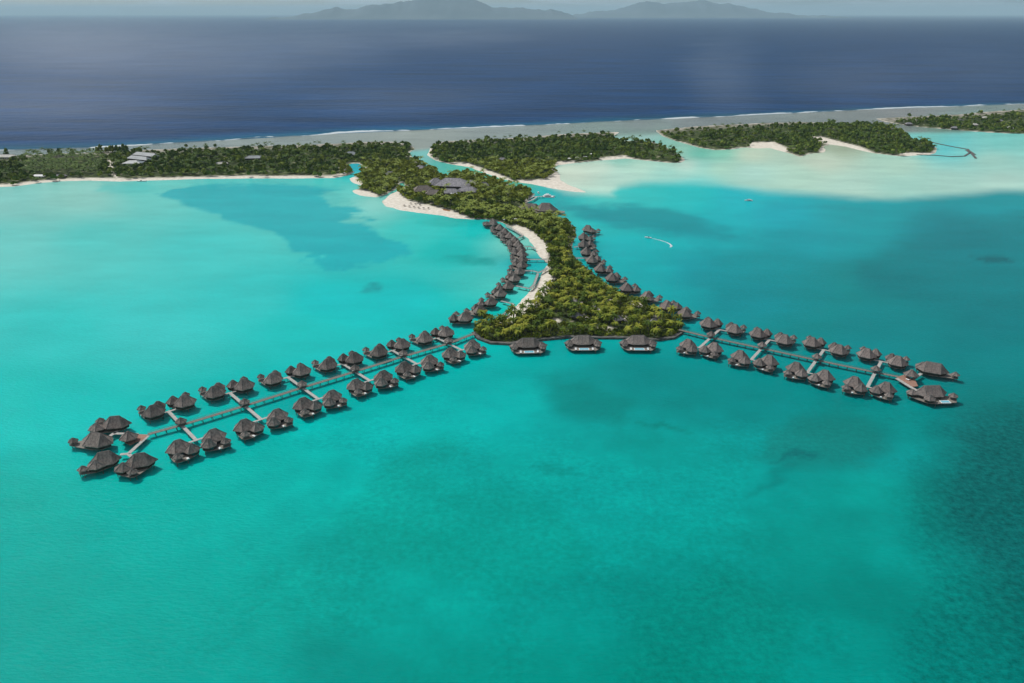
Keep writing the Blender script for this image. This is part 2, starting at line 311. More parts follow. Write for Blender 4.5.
DARK = [([(160, 195), (172, 190), (200, 186), (250, 182), (345, 188), (340, 203), (372, 214), (350, 222), (383, 236), (400, 243), (412, 258), (380, 266), (330, 268), (308, 263), (325, 257), (298, 250), (285, 240), (260, 232), (225, 222), (218, 212), (195, 208)], (0, 175, 182), 3, .88, 0),
    ([(320, 196), (345, 190), (352, 205), (330, 206)], (95, 203, 192), 3, .8, 0),
    ([(94, 183), (140, 183), (170, 188), (140, 195), (110, 191)], (75, 198, 190), 5, .6, 0),
    ([(358, 288), (371, 285), (386, 288), (380, 292), (364, 292)], (15, 150, 150), 3, .8, 0),
    ([(440, 258), (508, 256), (510, 265), (470, 264)], (5, 158, 150), 5, .8, 0),
    ([(410, 221), (470, 219), (480, 225), (430, 226)], (5, 165, 155), 5, .45, 0),
    ([(556, 203), (590, 207), (640, 205), (672, 211), (700, 220), (735, 232), (745, 240), (700, 238), (660, 234), (620, 226), (590, 217)], (0, 146, 153), 6, .85, 0),  # cloud shade painted into the lagoon colour
    ([(700, 248), (760, 245), (830, 262), (840, 300), (800, 330), (730, 318), (705, 285)], (0, 138, 143), 16, .5, .2),  # softer cloud shade, also painted in as colour
    ([(862, 262), (905, 240), (950, 224), (1060, 210), (1500, 205), (1500, 330), (1000, 335), (930, 310), (862, 288)], (4, 118, 124), 14, .55, .2),  # broad darker grey-teal stretch of water
    ([(966, 254), (1010, 258), (1022, 266), (985, 262)], (10, 92, 98), 3, .7, 0),
    ([(760, 450), (800, 425), (870, 420), (890, 450), (860, 470), (800, 472)], (18, 125, 118), 12, .6, .3),
    ([(940, 432), (975, 412), (1040, 398), (1500, 380), (1500, 720), (1060, 720), (985, 600), (950, 545), (932, 520), (930, 480), (950, 440)], (6, 90, 88), 44, .9, .65),
    ([(900, 500), (935, 480), (960, 560), (1040, 600), (1500, 600), (1500, 1100), (880, 1100), (900, 640), (930, 580)], (0, 106, 99), 44, .7, .75),
    ([(772, 461), (800, 458), (828, 463), (822, 466), (795, 465)], (10, 105, 105), 3, .8, 0),
    ([(765, 480), (790, 466), (800, 470), (775, 484), (750, 500)], (0, 122, 118), 6, .6, 0),
    ([(630, 423), (670, 426), (690, 434), (660, 431)], (0, 115, 108), 3, .6, 0),
    ([(540, 395), (560, 378), (600, 380), (640, 400), (610, 425), (560, 412)], (0, 132, 126), 14, .7, .1),
    ([(535, 470), (570, 466), (580, 476), (545, 480)], (0, 128, 120), 5, .5, .2),
    ([(390, 455), (450, 440), (470, 455), (430, 470), (470, 490), (560, 500), (600, 560), (520, 600), (380, 560), (340, 520)], (0, 148, 134), 16, .5, .45),
    ([(640, 600), (720, 560), (800, 620), (780, 700), (620, 700)], (0, 130, 116), 20, .5, .6)]
def parse(s): return np.array([[float(v) for v in q.split()] for q in s.replace('\n', '').split(';') if q.strip()])
def idw(px, py, A, p=3.2):
    C = lin(A[:, 2:5]); num = np.zeros(px.shape + (3,)); den = np.zeros(px.shape)
    for (x, y), c in zip(A[:, :2], C):
        wgt = 1.0 / ((px - x) ** 2 + (2.2 * (py - y)) ** 2 + 160) ** (p / 2)
        num += wgt[..., None] * c; den += wgt
    return num / den[..., None]
SHELF = [(545, 182), (565, 190), (590, 193), (612, 194), (618, 186), (640, 182), (684, 181.5), (720, 184), (764, 190), (800, 192), (850, 196), (900, 198.5), (950, 195), (1000, 190.5), (1024, 190.5), (1600, 200), (1600, 90), (880, 108), (700, 122), (615, 130), (612, 142), (640, 152), (560, 164)]
REEFP_IN = [(-900, 190), (0, 160), (340, 148), (405, 151), (425, 149), (440, 146), (560, 138), (655, 133), (860, 128), (900, 132), (960, 132), (1024, 125), (1900, 100)]
def water_colour(px, py, wx, wy):
    wob = (fbm(wx / 60, wy / 60, 3) - .5); wob2 = (fbm(wx / 45, wy / 45, 8) - .5)
    fine = fbm(wx / 14, wy / 14, 12) - .5
    sc_y = np.clip((py - 100) / 300, .15, 1)
    qx = px + wob * 44 + fine * 14; qy = py + (wob2 * 26 + fine * 14) * sc_y
    col = idw(px + wob * 10, py + wob2 * 6 * sc_y, parse(DEEP)) * np.array([1.0, 1.02, 1.07]); col[..., 0] = np.clip(col[..., 0] - .016, 0, None) * .9; mot = np.full(px.shape, .05) + .25 * sstep(430, 600, py) * sstep(.4, .7, fbm(wx / 80, wy / 80, 21)) * sstep(150, 400, px)
    mk = sstep(-7, 5, sdf(px + wob * 14, py + wob2 * 3.5, SHELF)); sh = idw(px, py, parse(SHAL)) * np.array([1.3, 1.24, 1.32])
    sh = sh * (1 + .10 * (fbm(wx / 220, wy / 60, 31) - .5))[..., None]
    col = col * (1 - mk[..., None]) + sh * mk[..., None]
    ry = np.interp(px, [p[0] for p in REEFP_IN], [p[1] for p in REEFP_IN])
    mk = sstep(3.5, -1.5, py - ry + wob * 2); col = col * (1 - mk[..., None]) + (idw(px, py, parse(REEF)) * np.array([.76, .73, .70]) * (1 + .35 * (fbm(wx / 120, wy / 30, 41) - .5))[..., None]) * mk[..., None]
    lo = sstep(330, 460, py) * (.35 + .65 * sstep(120, 360, px)); far_ = 1 - sstep(300, 420, py)
    tex = .42 * (fbm(wx / 75, wy / 75, 101, 5) - .5) + .32 * (fbm(wx / 17, wy / 17, 102, 4) - .5)
    col = col * (1 + lo * tex + far_ * .16 * (fbm(wx / 160, wy / 60, 103, 5) - .5))[..., None]
    mot = np.maximum(mot, .22 * lo * sstep(.45, .62, fbm(wx / 55, wy / 55, 104)))
    for poly, c, s, a, mt in DARK:
        k = max(.8, s * .8)
        g = a * sstep(-k, k, sdf(qx, qy, poly) if s < 20 else sdf(px + wob * 16 + fine * 16, py + wob2 * 12 + fine * 10, poly))
        col = col * (1 - g[..., None]) + lin(c) * g[..., None]
        mot = np.maximum(mot, g * mt)
    return col, mot
WGAIN = 0.83
def add_attrs(o, col, mot):
    me = o.data
    a = me.attributes.new('bed', 'FLOAT_COLOR', 'POINT'); c = np.ones((len(me.vertices), 4), np.float32); c[:, :3] = col; a.data.foreach_set('color', c.ravel())
    a = me.attributes.new('mottle', 'FLOAT', 'POINT'); a.data.foreach_set('value', mot.astype(np.float32))
def grid_faces(nr, nc, flip=False):
    i = np.arange(nr - 1)[:, None] * nc + np.arange(nc - 1)[None, :]
    f = np.stack([i, i + 1, i + 1 + nc, i + nc], -1).reshape(-1, 4)
    return f[:, ::-1] if flip else f
cols = np.concatenate([np.linspace(-900, -40, 60)[:-1], np.linspace(-40, 1064, 370), np.linspace(1064, 1900, 60)[1:]])
rows = np.concatenate([np.linspace(1500, 700, 40)[:-1], np.linspace(700, 240, 170)[:-1], np.linspace(240, 190, 40)])
s = np.linspace(0, 1, 60)[1:]
SY = surf_y(cols)
PY = np.concatenate([np.repeat(rows[:, None], len(cols), 1), 190 + (SY[None, :] - 190) * s[:, None]])
PX = np.repeat(cols[None, :], len(PY), 0)
WX, WY = at_np(PX, PY)
colr, mot = water_colour(PX, PY, WX, WY)
V = np.stack([WX, WY, np.zeros_like(WX)], -1).reshape(-1, 3)
o = put_np('lagoon_water', V, grid_faces(*PX.shape), M['lagoon']); add_attrs(o, (colr * WGAIN).reshape(-1, 3), mot.ravel()); tag(o, kind='structure')
# open ocean: from the reef edge to the horizon
X0, Y0 = WX[-1], WY[-1]; D0 = np.hypot(X0, Y0)
fr = np.concatenate([[0, .004, .008, .014, .022, .035], np.geomspace(.05, 1, 80)])
Dd = D0[None, :] * (160000 / D0[None, :]) ** fr[:, None]
OX, OY = X0 / D0 * Dd, Y0 / D0 * Dd
t_ = sstep(0, 110, Dd - D0[None, :] + 40 * (fbm(OX / 120, OY / 120, 5) - .5))
oc = lin((10, 105, 125)) * (1 - t_[..., None]) + lin((5, 66, 108)) * t_[..., None]
far = sstep(2500, 12000, Dd)[..., None]; oc = oc * (1 - far) + lin((4, 60, 102)) * far
V = np.stack([OX, OY, np.zeros_like(OX)], -1).reshape(-1, 3)
o = put_np('ocean_water', V, grid_faces(*OX.shape), M['ocean'])
def opx(x, y):
    vy, vz = y, -CAM_H; f = vy * CP - vz * SP; return 512 + FPX * x / f, 341.5 - FPX * (vy * SP + vz * CP) / f
qx_, qy_ = opx(OX, OY); cloud_refl = np.zeros(OX.shape); wv_ = fbm(OX / 900, OY / 1500, 71) - .5  # cloud reflections painted in as hand-placed patches of raised specular
for cx_, cy__, sx_, sy__, am in ((90, 48, 90, 22, 1.0), (230, 55, 80, 22, .6), (330, 45, 50, 14, .45), (725, 78, 26, 26, .9), (860, 82, 70, 18, .45), (1000, 75, 60, 24, .5), (60, 100, 120, 22, .35), (450, 38, 60, 8, .3), (400, 100, 80, 14, .2)):
    cloud_refl += am * np.exp(-((qx_ - cx_ + wv_ * 50) / sx_) ** 2 - ((qy_ - cy__ + wv_ * 10) / sy__) ** 2)
cloud_refl = np.clip(cloud_refl * (1 + 1.2 * (fbm(OX / 400, OY / 150, 72) - .5)), 0, 1)
add_attrs(o, (oc * np.array([.4, .6, .72])).reshape(-1, 3), cloud_refl.ravel()); tag(o, kind='structure')

# ------------------------------------------------------------------ islets: one height field whose edge is the shoreline
def near_road(px, py): return None
def ground_patch():
    cx_ = np.concatenate([np.linspace(-700, -60, 60)[:-1], np.linspace(-60, 1090, 560), np.linspace(1090, 1700, 50)[1:]])
    ry_ = np.concatenate([np.linspace(86, 230, 150)[:-1], np.linspace(230, 346, 90)])
    PX, PY = np.meshgrid(cx_, ry_); WX, WY = at_np(PX, PY)
    sd = np.full(PX.shape, -1e9)
    for p in LANDS_G: sd = np.maximum(sd, sdf(WX, WY, p))
    sd = sd + (fbm(WX / 15, WY / 15, 77) - .5) * 5
    z = np.where(sd > 0, 1.3 * (1 - np.exp(-sd / 14)) + .25 * fbm(WX / 20, WY / 20, 9) * sstep(5, 25, sd), np.maximum(sd * .1, -1.0))
    sand = sstep(8, 3, sd + 16 * (fbm(WX / 35, WY / 35, 51) - .42)) * np.maximum(sstep(300, 280, PY) , 0) * np.where((PX > 565) & (PY > 215), .25, 1) * .75
    lb = (PX < 346) & (PY > 168); sand = np.where(lb, np.maximum(sand, sstep(24, 14, sd + 10 * (fbm(WX / 30, WY / 30, 53) - .5))), sand)
    for p in SANDS_G: sand = np.maximum(sand, sstep(-3, 3, sdf(WX, WY, p)))
    ty = top_y(PX); north = sstep(6, 1.5, PY - ty) * (PY < 165)
    keep = z > -.9; F = grid_faces(*PX.shape, flip=True)
    kf = keep.ravel()[F].any(1); F = F[kf]
    used = np.unique(F); mp_ = np.full(PX.size, -1); mp_[used] = np.arange(len(used))
    V = np.stack([WX, WY, z], -1).reshape(-1, 3)[used]
    m, t, b = mat_new('islet_ground')
    a = N(t, 'ShaderNodeAttribute'); a.attribute_name = 'sand'; a2 = N(t, 'ShaderNodeAttribute'); a2.attribute_name = 'north'
    g = N(t, 'ShaderNodeNewGeometry')
    n1 = N(t, 'ShaderNodeTexNoise'); n1.inputs['Scale'].default_value = .09; n1.inputs['Detail'].default_value = 6; t.links.new(g.outputs['Position'], n1.inputs['Vector'])
    r1 = N(t, 'ShaderNodeValToRGB'); e = r1.color_ramp.elements; e[0].position = .42; e[0].color = (.035, .05, .015, 1); e[1].position = .72; e[1].color = (.30, .27, .2, 1)
    k = e.new(.6); k.color = (.075, .1, .03, 1); t.links.new(n1.outputs['Fac'], r1.inputs[0])
    r2 = N(t, 'ShaderNodeValToRGB'); e = r2.color_ramp.elements; e[0].position = .4; e[0].color = (.09, .09, .05, 1); e[1].position = .6; e[1].color = (.33, .31, .26, 1)
    n3 = N(t, 'ShaderNodeTexNoise'); n3.inputs['Scale'].default_value = .05; n3.inputs['Detail'].default_value = 6; t.links.new(g.outputs['Position'], n3.inputs['Vector'])
    t.links.new(n3.outputs['Fac'], r2.inputs[0])
    m1 = N(t, 'ShaderNodeMix', data_type='RGBA'); t.links.new(a2.outputs['Fac'], m1.inputs[0]); t.links.new(r1.outputs[0], m1.inputs[6]); t.links.new(r2.outputs[0], m1.inputs[7])
    n2 = N(t, 'ShaderNodeTexNoise'); n2.inputs['Scale'].default_value = .2; n2.inputs['Detail'].default_value = 5; t.links.new(g.outputs['Position'], n2.inputs['Vector'])
    r3 = N(t, 'ShaderNodeValToRGB'); e = r3.color_ramp.elements; e[0].position = .3; e[0].color = (.54, .49, .40, 1); e[1].position = .7; e[1].color = (.74, .69, .6, 1); t.links.new(n2.outputs['Fac'], r3.inputs[0])
    m2 = N(t, 'ShaderNodeMix', data_type='RGBA'); t.links.new(a.outputs['Fac'], m2.inputs[0]); t.links.new(m1.outputs[2], m2.inputs[6]); t.links.new(r3.outputs[0], m2.inputs[7])
    t.links.new(m2.outputs[2], b.inputs['Base Color']); b.inputs['Roughness'].default_value = .95; b.inputs['Specular IOR Level'].default_value = .1
    o = put_np('islet_ground', V, mp_[F], m, smooth=True); me = o.data
    for nm, arr in (('sand', sand), ('north', north)):
        at_ = me.attributes.new(nm, 'FLOAT', 'POINT'); at_.data.foreach_set('value', arr.ravel()[used].astype(np.float32))
    tag(o, kind='structure')
TOP = [(-700, 178), (0, 156), (90, 152.5), (130, 150.5), (200, 147.7), (300, 145), (345, 143.2), (400, 141.5), (436, 142), (470, 140), (500, 138.8), (560, 134.3), (620, 132), (655, 130.5), (690, 126.8), (720, 125), (760, 123.2), (800, 122), (860, 121), (930, 116), (960, 114.3), (1024, 109.5), (1700, 88)]
def top_y(px): return np.interp(px, [p[0] for p in TOP], [p[1] for p in TOP])
ground_patch()
def ground_z(x, y):
    X, Y = np.array([x]), np.array([y]); s_ = max(sdf(X, Y, p)[0] for p in LANDS_G)
    return 1.3 * (1 - math.exp(-s_ / 14)) if s_ > 0 else 0.0

# ------------------------------------------------------------------ surf along the reef edge
def surf():
    xs = np.arange(-880, 1880, 1.0); X, Y = at_np(xs, surf_y(xs)); n = len(xs)
    wv = fbm(X / 90, Y / 90, 60); wd = 26 * sstep(.38, .66, wv) - 1 + 26 * (fbm(X / 22, Y / 22, 61) - .5); wd = np.clip(wd, .3, 45)
    off = 46 * (fbm(X / 110, Y / 110, 62) - .5)
    D = np.hypot(X, Y); ux, uy = X / D, Y / D; V = []
    for k, (fr_, zz) in enumerate(((0, .04), (.35, .9), (.7, 1.5), (1, .05))):
        V.append(np.stack([X + ux * (off + wd * fr_), Y + uy * (off + wd * fr_), np.full(n, zz) * np.where(zz > .1, .4 + .6 * wv, 1)], -1))
    o = put_np('surf', np.stack(V).reshape(-1, 3), grid_faces(4, n, True), M['foam'], smooth=True)
    tag(o, 'white line of surf breaking along the outer reef edge', 'surf', kind='stuff')
surf()

# ------------------------------------------------------------------ far mountains
def mountain(name, prof, D, half, seed):
    xs = np.linspace(prof[0][0], prof[-1][0], 150); ys = np.interp(xs, [p[0] for p in prof], [p[1] for p in prof]) + (fbm(xs / 16, xs * 0, seed, 6) - .5) * 7
    up = np.arctan((341.5 - ys) / FPX) - PITCH; hgt = 250 + D * np.tan(up) ; hgt = np.maximum(hgt, 8)
    hgt[0] = hgt[-1] = 0
    X = (xs - 512) / FPX * D / CP * .93 * 1.0
    # exact sideways place of a ray that reaches distance D
    yy = (341.5 - ys) / FPX; X = (xs - 512) / FPX * D / (CP + yy * SP)
    rows_ = np.linspace(-1, 1, 25); V = []
    for r in rows_:
        f = (1 - abs(r) ** 1.3); nz = 1 - .5 * (1 - f) * fbm(X / 900, np.full_like(X, r * 5), seed + 3) * 2
        V.append(np.stack([X, np.full_like(X, D + r * half), hgt * f * np.clip(nz, .2, 1) - 2], -1))
    o = put_np(name, np.stack(V).reshape(-1, 3), grid_faces(25, 150), M['rock'], smooth=False); tag(o, kind='structure')
mountain('mountains', [(272, 18.5), (300, 15), (316, 11.5), (337, 6.5), (346, 9), (385, 4), (410, 1), (432, -3), (455, -2), (470, 0), (492, 6), (526, 9.5), (561, 11), (578, 18)], 41000, 2500, 5)
mountain('mountains', [(560, 17), (578, 13.5), (625, 7), (655, 1.5), (670, 2.5), (700, 0), (730, 5), (760, 10), (800, 14), (840, 17)], 52000, 3000, 9)

# ------------------------------------------------------------------ air
def haze():
    mb = MB(); mb.prism([(-170000, -300), (170000, -300), (170000, 170000), (-170000, 170000)], -3, 1350)
    m = bpy.data.materials.new('air'); m.use_nodes = True; t = m.node_tree; t.nodes.clear()
    o_ = N(t, 'ShaderNodeOutputMaterial'); v = N(t, 'ShaderNodeVolumePrincipled'); v.inputs['Density'].default_value = 1.9e-5
    v.inputs['Color'].default_value = (.58, .86, 1.0, 1); v.inputs['Anisotropy'].default_value = 0
    t.links.new(v.outputs[0], o_.inputs['Volume'])
    o = mb.build('haze', m); tag(o, kind='stuff')
haze()

# ------------------------------------------------------------------ roofs, villas
def ngon(cx, cy, rx, ry, n=6, rot=0.0, ph=0.0):
    c, s_ = math.cos(rot), math.sin(rot); out = []
    for i in range(n):
        a = ph + 2 * math.pi * i / n; x, y = rx * math.cos(a), ry * math.sin(a); out.append((cx + x * c - y * s_, cy + x * s_ + y * c))
    return out
def hull(pts):
    pts = sorted(set((round(a, 3), round(b, 3)) for a, b in pts))
    def half(ps):
        h = []
        for p in ps:
            while len(h) > 1 and (h[-1][0] - h[-2][0]) * (p[1] - h[-2][1]) - (h[-1][1] - h[-2][1]) * (p[0] - h[-2][0]) <= 0: h.pop()
            h.append(p)
        return h[:-1]
    return half(pts) + half(pts[::-1])
def roof(name, parent, mat, cx, cy, rx, ry, z0, h, n=6, rot=0.0, ph=0.0, ridge=0.0, cap=True):
    """thatched hip roof: eave ring, belly ring, ridge of two points"""
    eave = ngon(cx, cy, rx, ry, n, rot, ph); c, s_ = math.cos(rot), math.sin(rot)
    A = (cx - ridge * c, cy - ridge * s_); B = (cx + ridge * c, cy + ridge * s_)
    def near(p): return A if (p[0] - cx) * c + (p[1] - cy) * s_ < -1e-6 else (B if (p[0] - cx) * c + (p[1] - cy) * s_ > 1e-6 else (cx, cy))
    V = []; F = []
    for x, y in eave: V.append((x, y, z0 - .35))
    for x, y in eave: V.append((x, y, z0))
    for (x, y) in eave:
        q = near((x, y)); V.append((x * .5 + q[0] * .5, y * .5 + q[1] * .5, z0 + h * .49))
    for (x, y) in eave:
        q = near((x, y)); V.append((x * .07 + q[0] * .93, y * .07 + q[1] * .93, z0 + h))
    for k in range(3):
        for i in range(n): F.append((k * n + i, k * n + (i + 1) % n, (k + 1) * n + (i + 1) % n, (k + 1) * n + i))
    F.append(tuple(range(3 * n, 4 * n))); F.append(tuple(range(n - 1, -1, -1)))
    o = put(name, V, F, mat, parent)
    if cap:
        mb = MB()
        for i in range(n):
            mb.bar(Vector(V[n + i]) + Vector((0, 0, .05)), Vector(V[2 * n + i]) + Vector((0, 0, .1)), .16, 4); mb.bar(Vector(V[2 * n + i]) + Vector((0, 0, .1)), Vector(V[3 * n + i]) + Vector((0, 0, .1)), .16, 4)
        if ridge: mb.bar((A[0], A[1], z0 + h + .1), (B[0], B[1], z0 + h + .1), .25, 4)
        mb.build('ridge_cap', M['ridge'], o)
    return o
def lounger(parent, x, y, z, a):
    t = empty('sun_lounger', (x, y, z), a)
    return t
def villa(name, thatch, lobes, extra_deck=(), stilts=True, pool=None, mirror=1, path=None):
    """lobes: (kind, cx, cy, rx, ry, eave z, height, sides, rot, phase, ridge)"""
    t = empty(name); pts = []
    for L in lobes:
        kind, cx_, cy_, rx, ry, z0, h, n, rot, ph, rd = L; cx_ *= mirror; rot = rot * mirror; ph = ph
        nm = {'main': 'main_roof', 'bed': 'bedroom_roof', 'pav': 'pavilion_roof', 'wing': 'wing_roof'}[kind]
        roof(nm, t, thatch, cx_, cy_, rx, ry, z0, h, n, rot, ph, rd)
        k = .78 if kind != 'pav' else .8
        pts += ngon(cx_, cy_, rx * k, ry * k, 8, rot)
        if kind == 'pav':
            for q in ngon(cx_, cy_, rx * .72, ry * .72, 4, rot, .785):
                MB().bar((q[0], q[1], 2.9), (q[0], q[1], z0), .13, 5).build('post', M['stilt'], t)
        else:
            wall = MB().prism(ngon(cx_, cy_, rx * .8, ry * .8, n, rot, ph), 2.9, z0 + .3).build('wall', M['timber'], t)
            a = math.pi / 2 + (0 if kind == 'main' else .0)
            g = MB().box(cx_, cy_ + ry * .8 * math.cos(math.pi / n) * (1 if n % 4 else 1) , 2.95, rx * .55, .3, 1.9).build('glass_door', M['glass'], wall)
    dk = hull(pts + [(x * mirror, y) for x, y in extra_deck])
    MB().prism(dk, 2.6, 2.9).build('deck', M['deck'], t)
    c0 = np.mean(dk, axis=0)
    if stilts:
        for q in dk[::2]:
            q = c0 + (np.array(q) - c0) * .93; MB().bar((q[0], q[1], -1.5), (q[0], q[1], 2.6), .22, 5).build('stilt', M['stilt'], t)
    if pool:
        x, y, sx_, sy_ = pool; p = MB().box(x * mirror, y, 2.5, sx_ + 1.0, sy_ + 1.0, .8).build('plunge_pool', M['white'], t)
        MB().box(x * mirror, y, 3.28, sx_, sy_, .05).build('pool_water', M['pool'], p)
    # steps down to the water
    s_ = MB()
    for i in range(4): s_.box(0, 0, 1.2 - i * .35, 1.4, .5, .12)
    return t
STD = [('main', 0, 0, 7.9, 7.0, 5.4, 5.6, 6, 0, 0, 1.4), ('bed', -5.4, 7.4, 5.0, 4.6, 5.2, 3.9, 6, R(20), R(30), .6), ('pav', 4.4, 11.6, 3.1, 3.1, 5.4, 2.2, 6, 0, 0, 0)]
STD_N = [('main', 0, 0, 7.9, 7.0, 5.4, 5.6, 6, 0, 0, 1.4), ('bed', -5.6, 6.4, 5.2, 4.8, 5.2, 4.0, 6, R(20), R(30), .6), ('pav', 3.6, 9.4, 3.3, 3.3, 5.3, 2.3, 6, 0, 0, 0)]
LOWD = [(-10, 11), (0, 15), (7, 14)]
protos = {}
def std(th, mir, near):
    k = (th, mir, near)
    if k not in protos:
        protos[k] = villa('overwater_bungalow', M[th], STD_N if near else STD, [(-1, 12.2), (5, 12.0)] if near else [], mirror=mir); protos[k]['used'] = 0
        return protos[k]
    return copy_tree(protos[k])
ORD = ['first', 'second', 'third', 'fourth', 'fifth', 'sixth', 'seventh', 'eighth', 'ninth', 'tenth', 'eleventh', 'twelfth', 'thirteenth', 'fourteenth', 'fifteenth', 'sixteenth', 'seventeenth', 'eighteenth']
def place(o, px, py, z, ang, s_=1.0):
    x, y = at(px, py, z); o.location = (x, y, 0); o.rotation_euler = (0, 0, ang); o.scale = (s_, s_, s_); return x, y
lng = None
def add_lounger(x, y, z, a, label, group='white sun beds on the bungalow decks'):
    global lng
    if lng is None:
        lng = empty('sun_lounger'); MB().box(0, 0, .25, .9, 2.0, .12).build('mattress', M['white'], lng)
        b_ = MB(); b_.v = []; b_.add([(-.45, -1.0, .3), (.45, -1.0, .3), (.45, -1.45, .85), (-.45, -1.45, .85), (-.45, -.95, .42), (.45, -.95, .42), (.45, -1.38, .93), (-.45, -1.38, .93)], [(0, 1, 2, 3), (7, 6, 5, 4), (0, 4, 5, 1), (1, 5, 6, 2), (2, 6, 7, 3), (3, 7, 4, 0)])
        b_.build('backrest', M['white'], lng)
        f = MB()
        for sx_ in (-.4, .4):
            for sy_ in (-.9, .9): MB().bar((sx_, sy_, 0), (sx_, sy_, .25), .04, 4).build('leg', M['white'], lng)
        c = lng
    else: c = copy_tree(lng)
    c.location = (x, y, z); c.rotation_euler = (0, 0, a); c.scale = (1.5, 1.3, 1.2); tag(c, label, 'sun lounger', group); return c
def local(o, x, y):
    a = o.rotation_euler[2]; s_ = o.scale[0]; return o.location[0] + (x * math.cos(a) - y * math.sin(a)) * s_, o.location[1] + (x * math.sin(a) + y * math.cos(a)) * s_

GL = [(181, 422), (244.5, 402.8), (302, 384.8), (354.9, 368.8), (403, 353.8), (448.3, 341)]
UL = [(153.3, 409.8), (214.6, 390.8), (272.5, 377.2), (327.5, 363.4), (378.6, 350.5), (424.5, 337)]
UR = [(184.5, 400), (244, 383.5), (301.6, 368.9), (354.3, 357), (402, 342.8), (446, 331)]
LL = [(178, 445.5), (244.2, 424), (303, 402.6), (355.7, 383.2), (404, 366.6), (450, 351.8)]
LR = [(213.5, 434.5), (277, 413.6), (331.8, 394.4), (383, 375.4), (429.3, 359.3), (472.3, 344)]
GR = [(711, 335), (762, 345.7), (816.8, 357.4), (875.8, 369.6)]
ULr = [(708.5, 322.2), (758.3, 332), (812, 341), (866.9, 352.4)]
URr = [(734.5, 327.8), (784.6, 338.5), (839.3, 348.6), (897.9, 360.2)]
LLr = [(688.5, 343), (740.4, 354.4), (796.4, 366.6), (854.7, 381)]
LRr = [(714.5, 346.6), (769.4, 359.4), (825, 374.4), (886.5, 386.2)]
AL, AR = R(40), R(-33)
def row(pts, ang, th, mir, near, txt, n0, step, group, z=7.5):
    for i, (px, py) in enumerate(pts):
        o = std(th, mir, near); x, y = place(o, px, py, z, ang + (math.pi if near else 0), random.uniform(.96, 1.03))
        tag(o, txt % ORD[n0 + step * i], 'bungalow', group)
        if near:
            lx, ly = local(o, -1.2 * mir, 11.2); add_lounger(lx, ly, 2.9, ang + random.uniform(-.3, .3), 'white sun bed on the deck of the ' + (txt % ORD[n0 + step * i]).split(' bungalow, ')[1].replace('from the open-water end', 'bungalow'))
LG, RG = 'bungalows along the pier over pale turquoise water', 'bungalows along the pier towards the dark coral'
# the far row stands with its lagoon side away from the camera; the near row is turned round
t1 = 'dark thatched bungalow, %s from the open-water end, far row of the longer pier'
t2 = 'dark thatched bungalow, %s from the open-water end, near row of the longer pier'
row(UL, AL, 'thatch_dark', -1, False, t1, 0, 2, LG); row(UR, AL, 'thatch_dark', 1, False, t1, 1, 2, LG)
row(LL, AL, 'thatch_dark', 1, True, t2, 0, 2, LG); row(LR, AL, 'thatch_dark', -1, True, t2, 1, 2, LG)
t1 = 'brown-grey thatched bungalow, %s from the open-water end, far row of the shorter pier'
t2 = 'brown-grey thatched bungalow, %s from the open-water end, near row of the shorter pier'
row(ULr, AR, 'thatch_brown', -1, False, t1, 7, -2, RG); row(URr, AR, 'thatch_brown', 1, False, t1, 6, -2, RG)
row(LLr, AR, 'thatch_brown', 1, True, t2, 7, -2, RG); row(LRr, AR, 'thatch_brown', -1, True, t2, 6, -2, RG)

# curved rows beside the islet
CV = [(500, 226.5), (505, 230.6), (510, 234.8), (514.8, 239), (518.3, 243.2), (520.8, 247.6), (522, 252.4), (522.6, 257.8), (522, 263.6), (519.3, 270), (514.6, 276.8), (508.2, 284.3), (500.3, 291.9), (490.8, 300.2), (479.8, 308.4), (465, 316.3)]
CVG = [at(x, y, 7.5) for x, y in CV]
for i, p in enumerate(CVG):
    a, b = CVG[max(i - 1, 0)], CVG[min(i + 1, len(CVG) - 1)]; tang = math.atan2(b[1] - a[1], b[0] - a[0])
    o = std('thatch_dark', 1 if i % 2 else -1, False); o.location = (p[0], p[1], 0)
    o.rotation_euler = (0, 0, tang + math.pi); s_ = .96 if i < 15 else 1.08; o.scale = (s_,) * 3
    tag(o, 'dark thatched bungalow, %s from the main-beach end of the curve beside the white inner beach' % ORD[i], 'bungalow', 'bungalows in the curve beside the inner beach')
CR = [(583.6, 236), (583.6, 243.5), (586.3, 251), (591.8, 259), (600.4, 267.6), (612, 276.8), (626.7, 286.8), (646.4, 296), (667, 304.6), (684.6, 312)]
CRG = [at(x, y, 7.5) for x, y in CR]
for i, p in enumerate(CRG):
    a, b = CRG[max(i - 1, 0)], CRG[min(i + 1, len(CRG) - 1)]; tang = math.atan2(b[1] - a[1], b[0] - a[0])
    o = std('thatch_dark' if i < 4 else 'thatch_brown', 1 if i % 2 else -1, False); o.location = (p[0], p[1], 0)
    o.rotation_euler = (0, 0, tang); s_ = 1.04 if i < 9 else 1.0; o.scale = (s_,) * 3
    tag(o, 'grey thatched bungalow, %s down from the overwater restaurant in the row behind the palm grove' % ORD[i + 1], 'bungalow', 'bungalows in the row behind the palm grove')
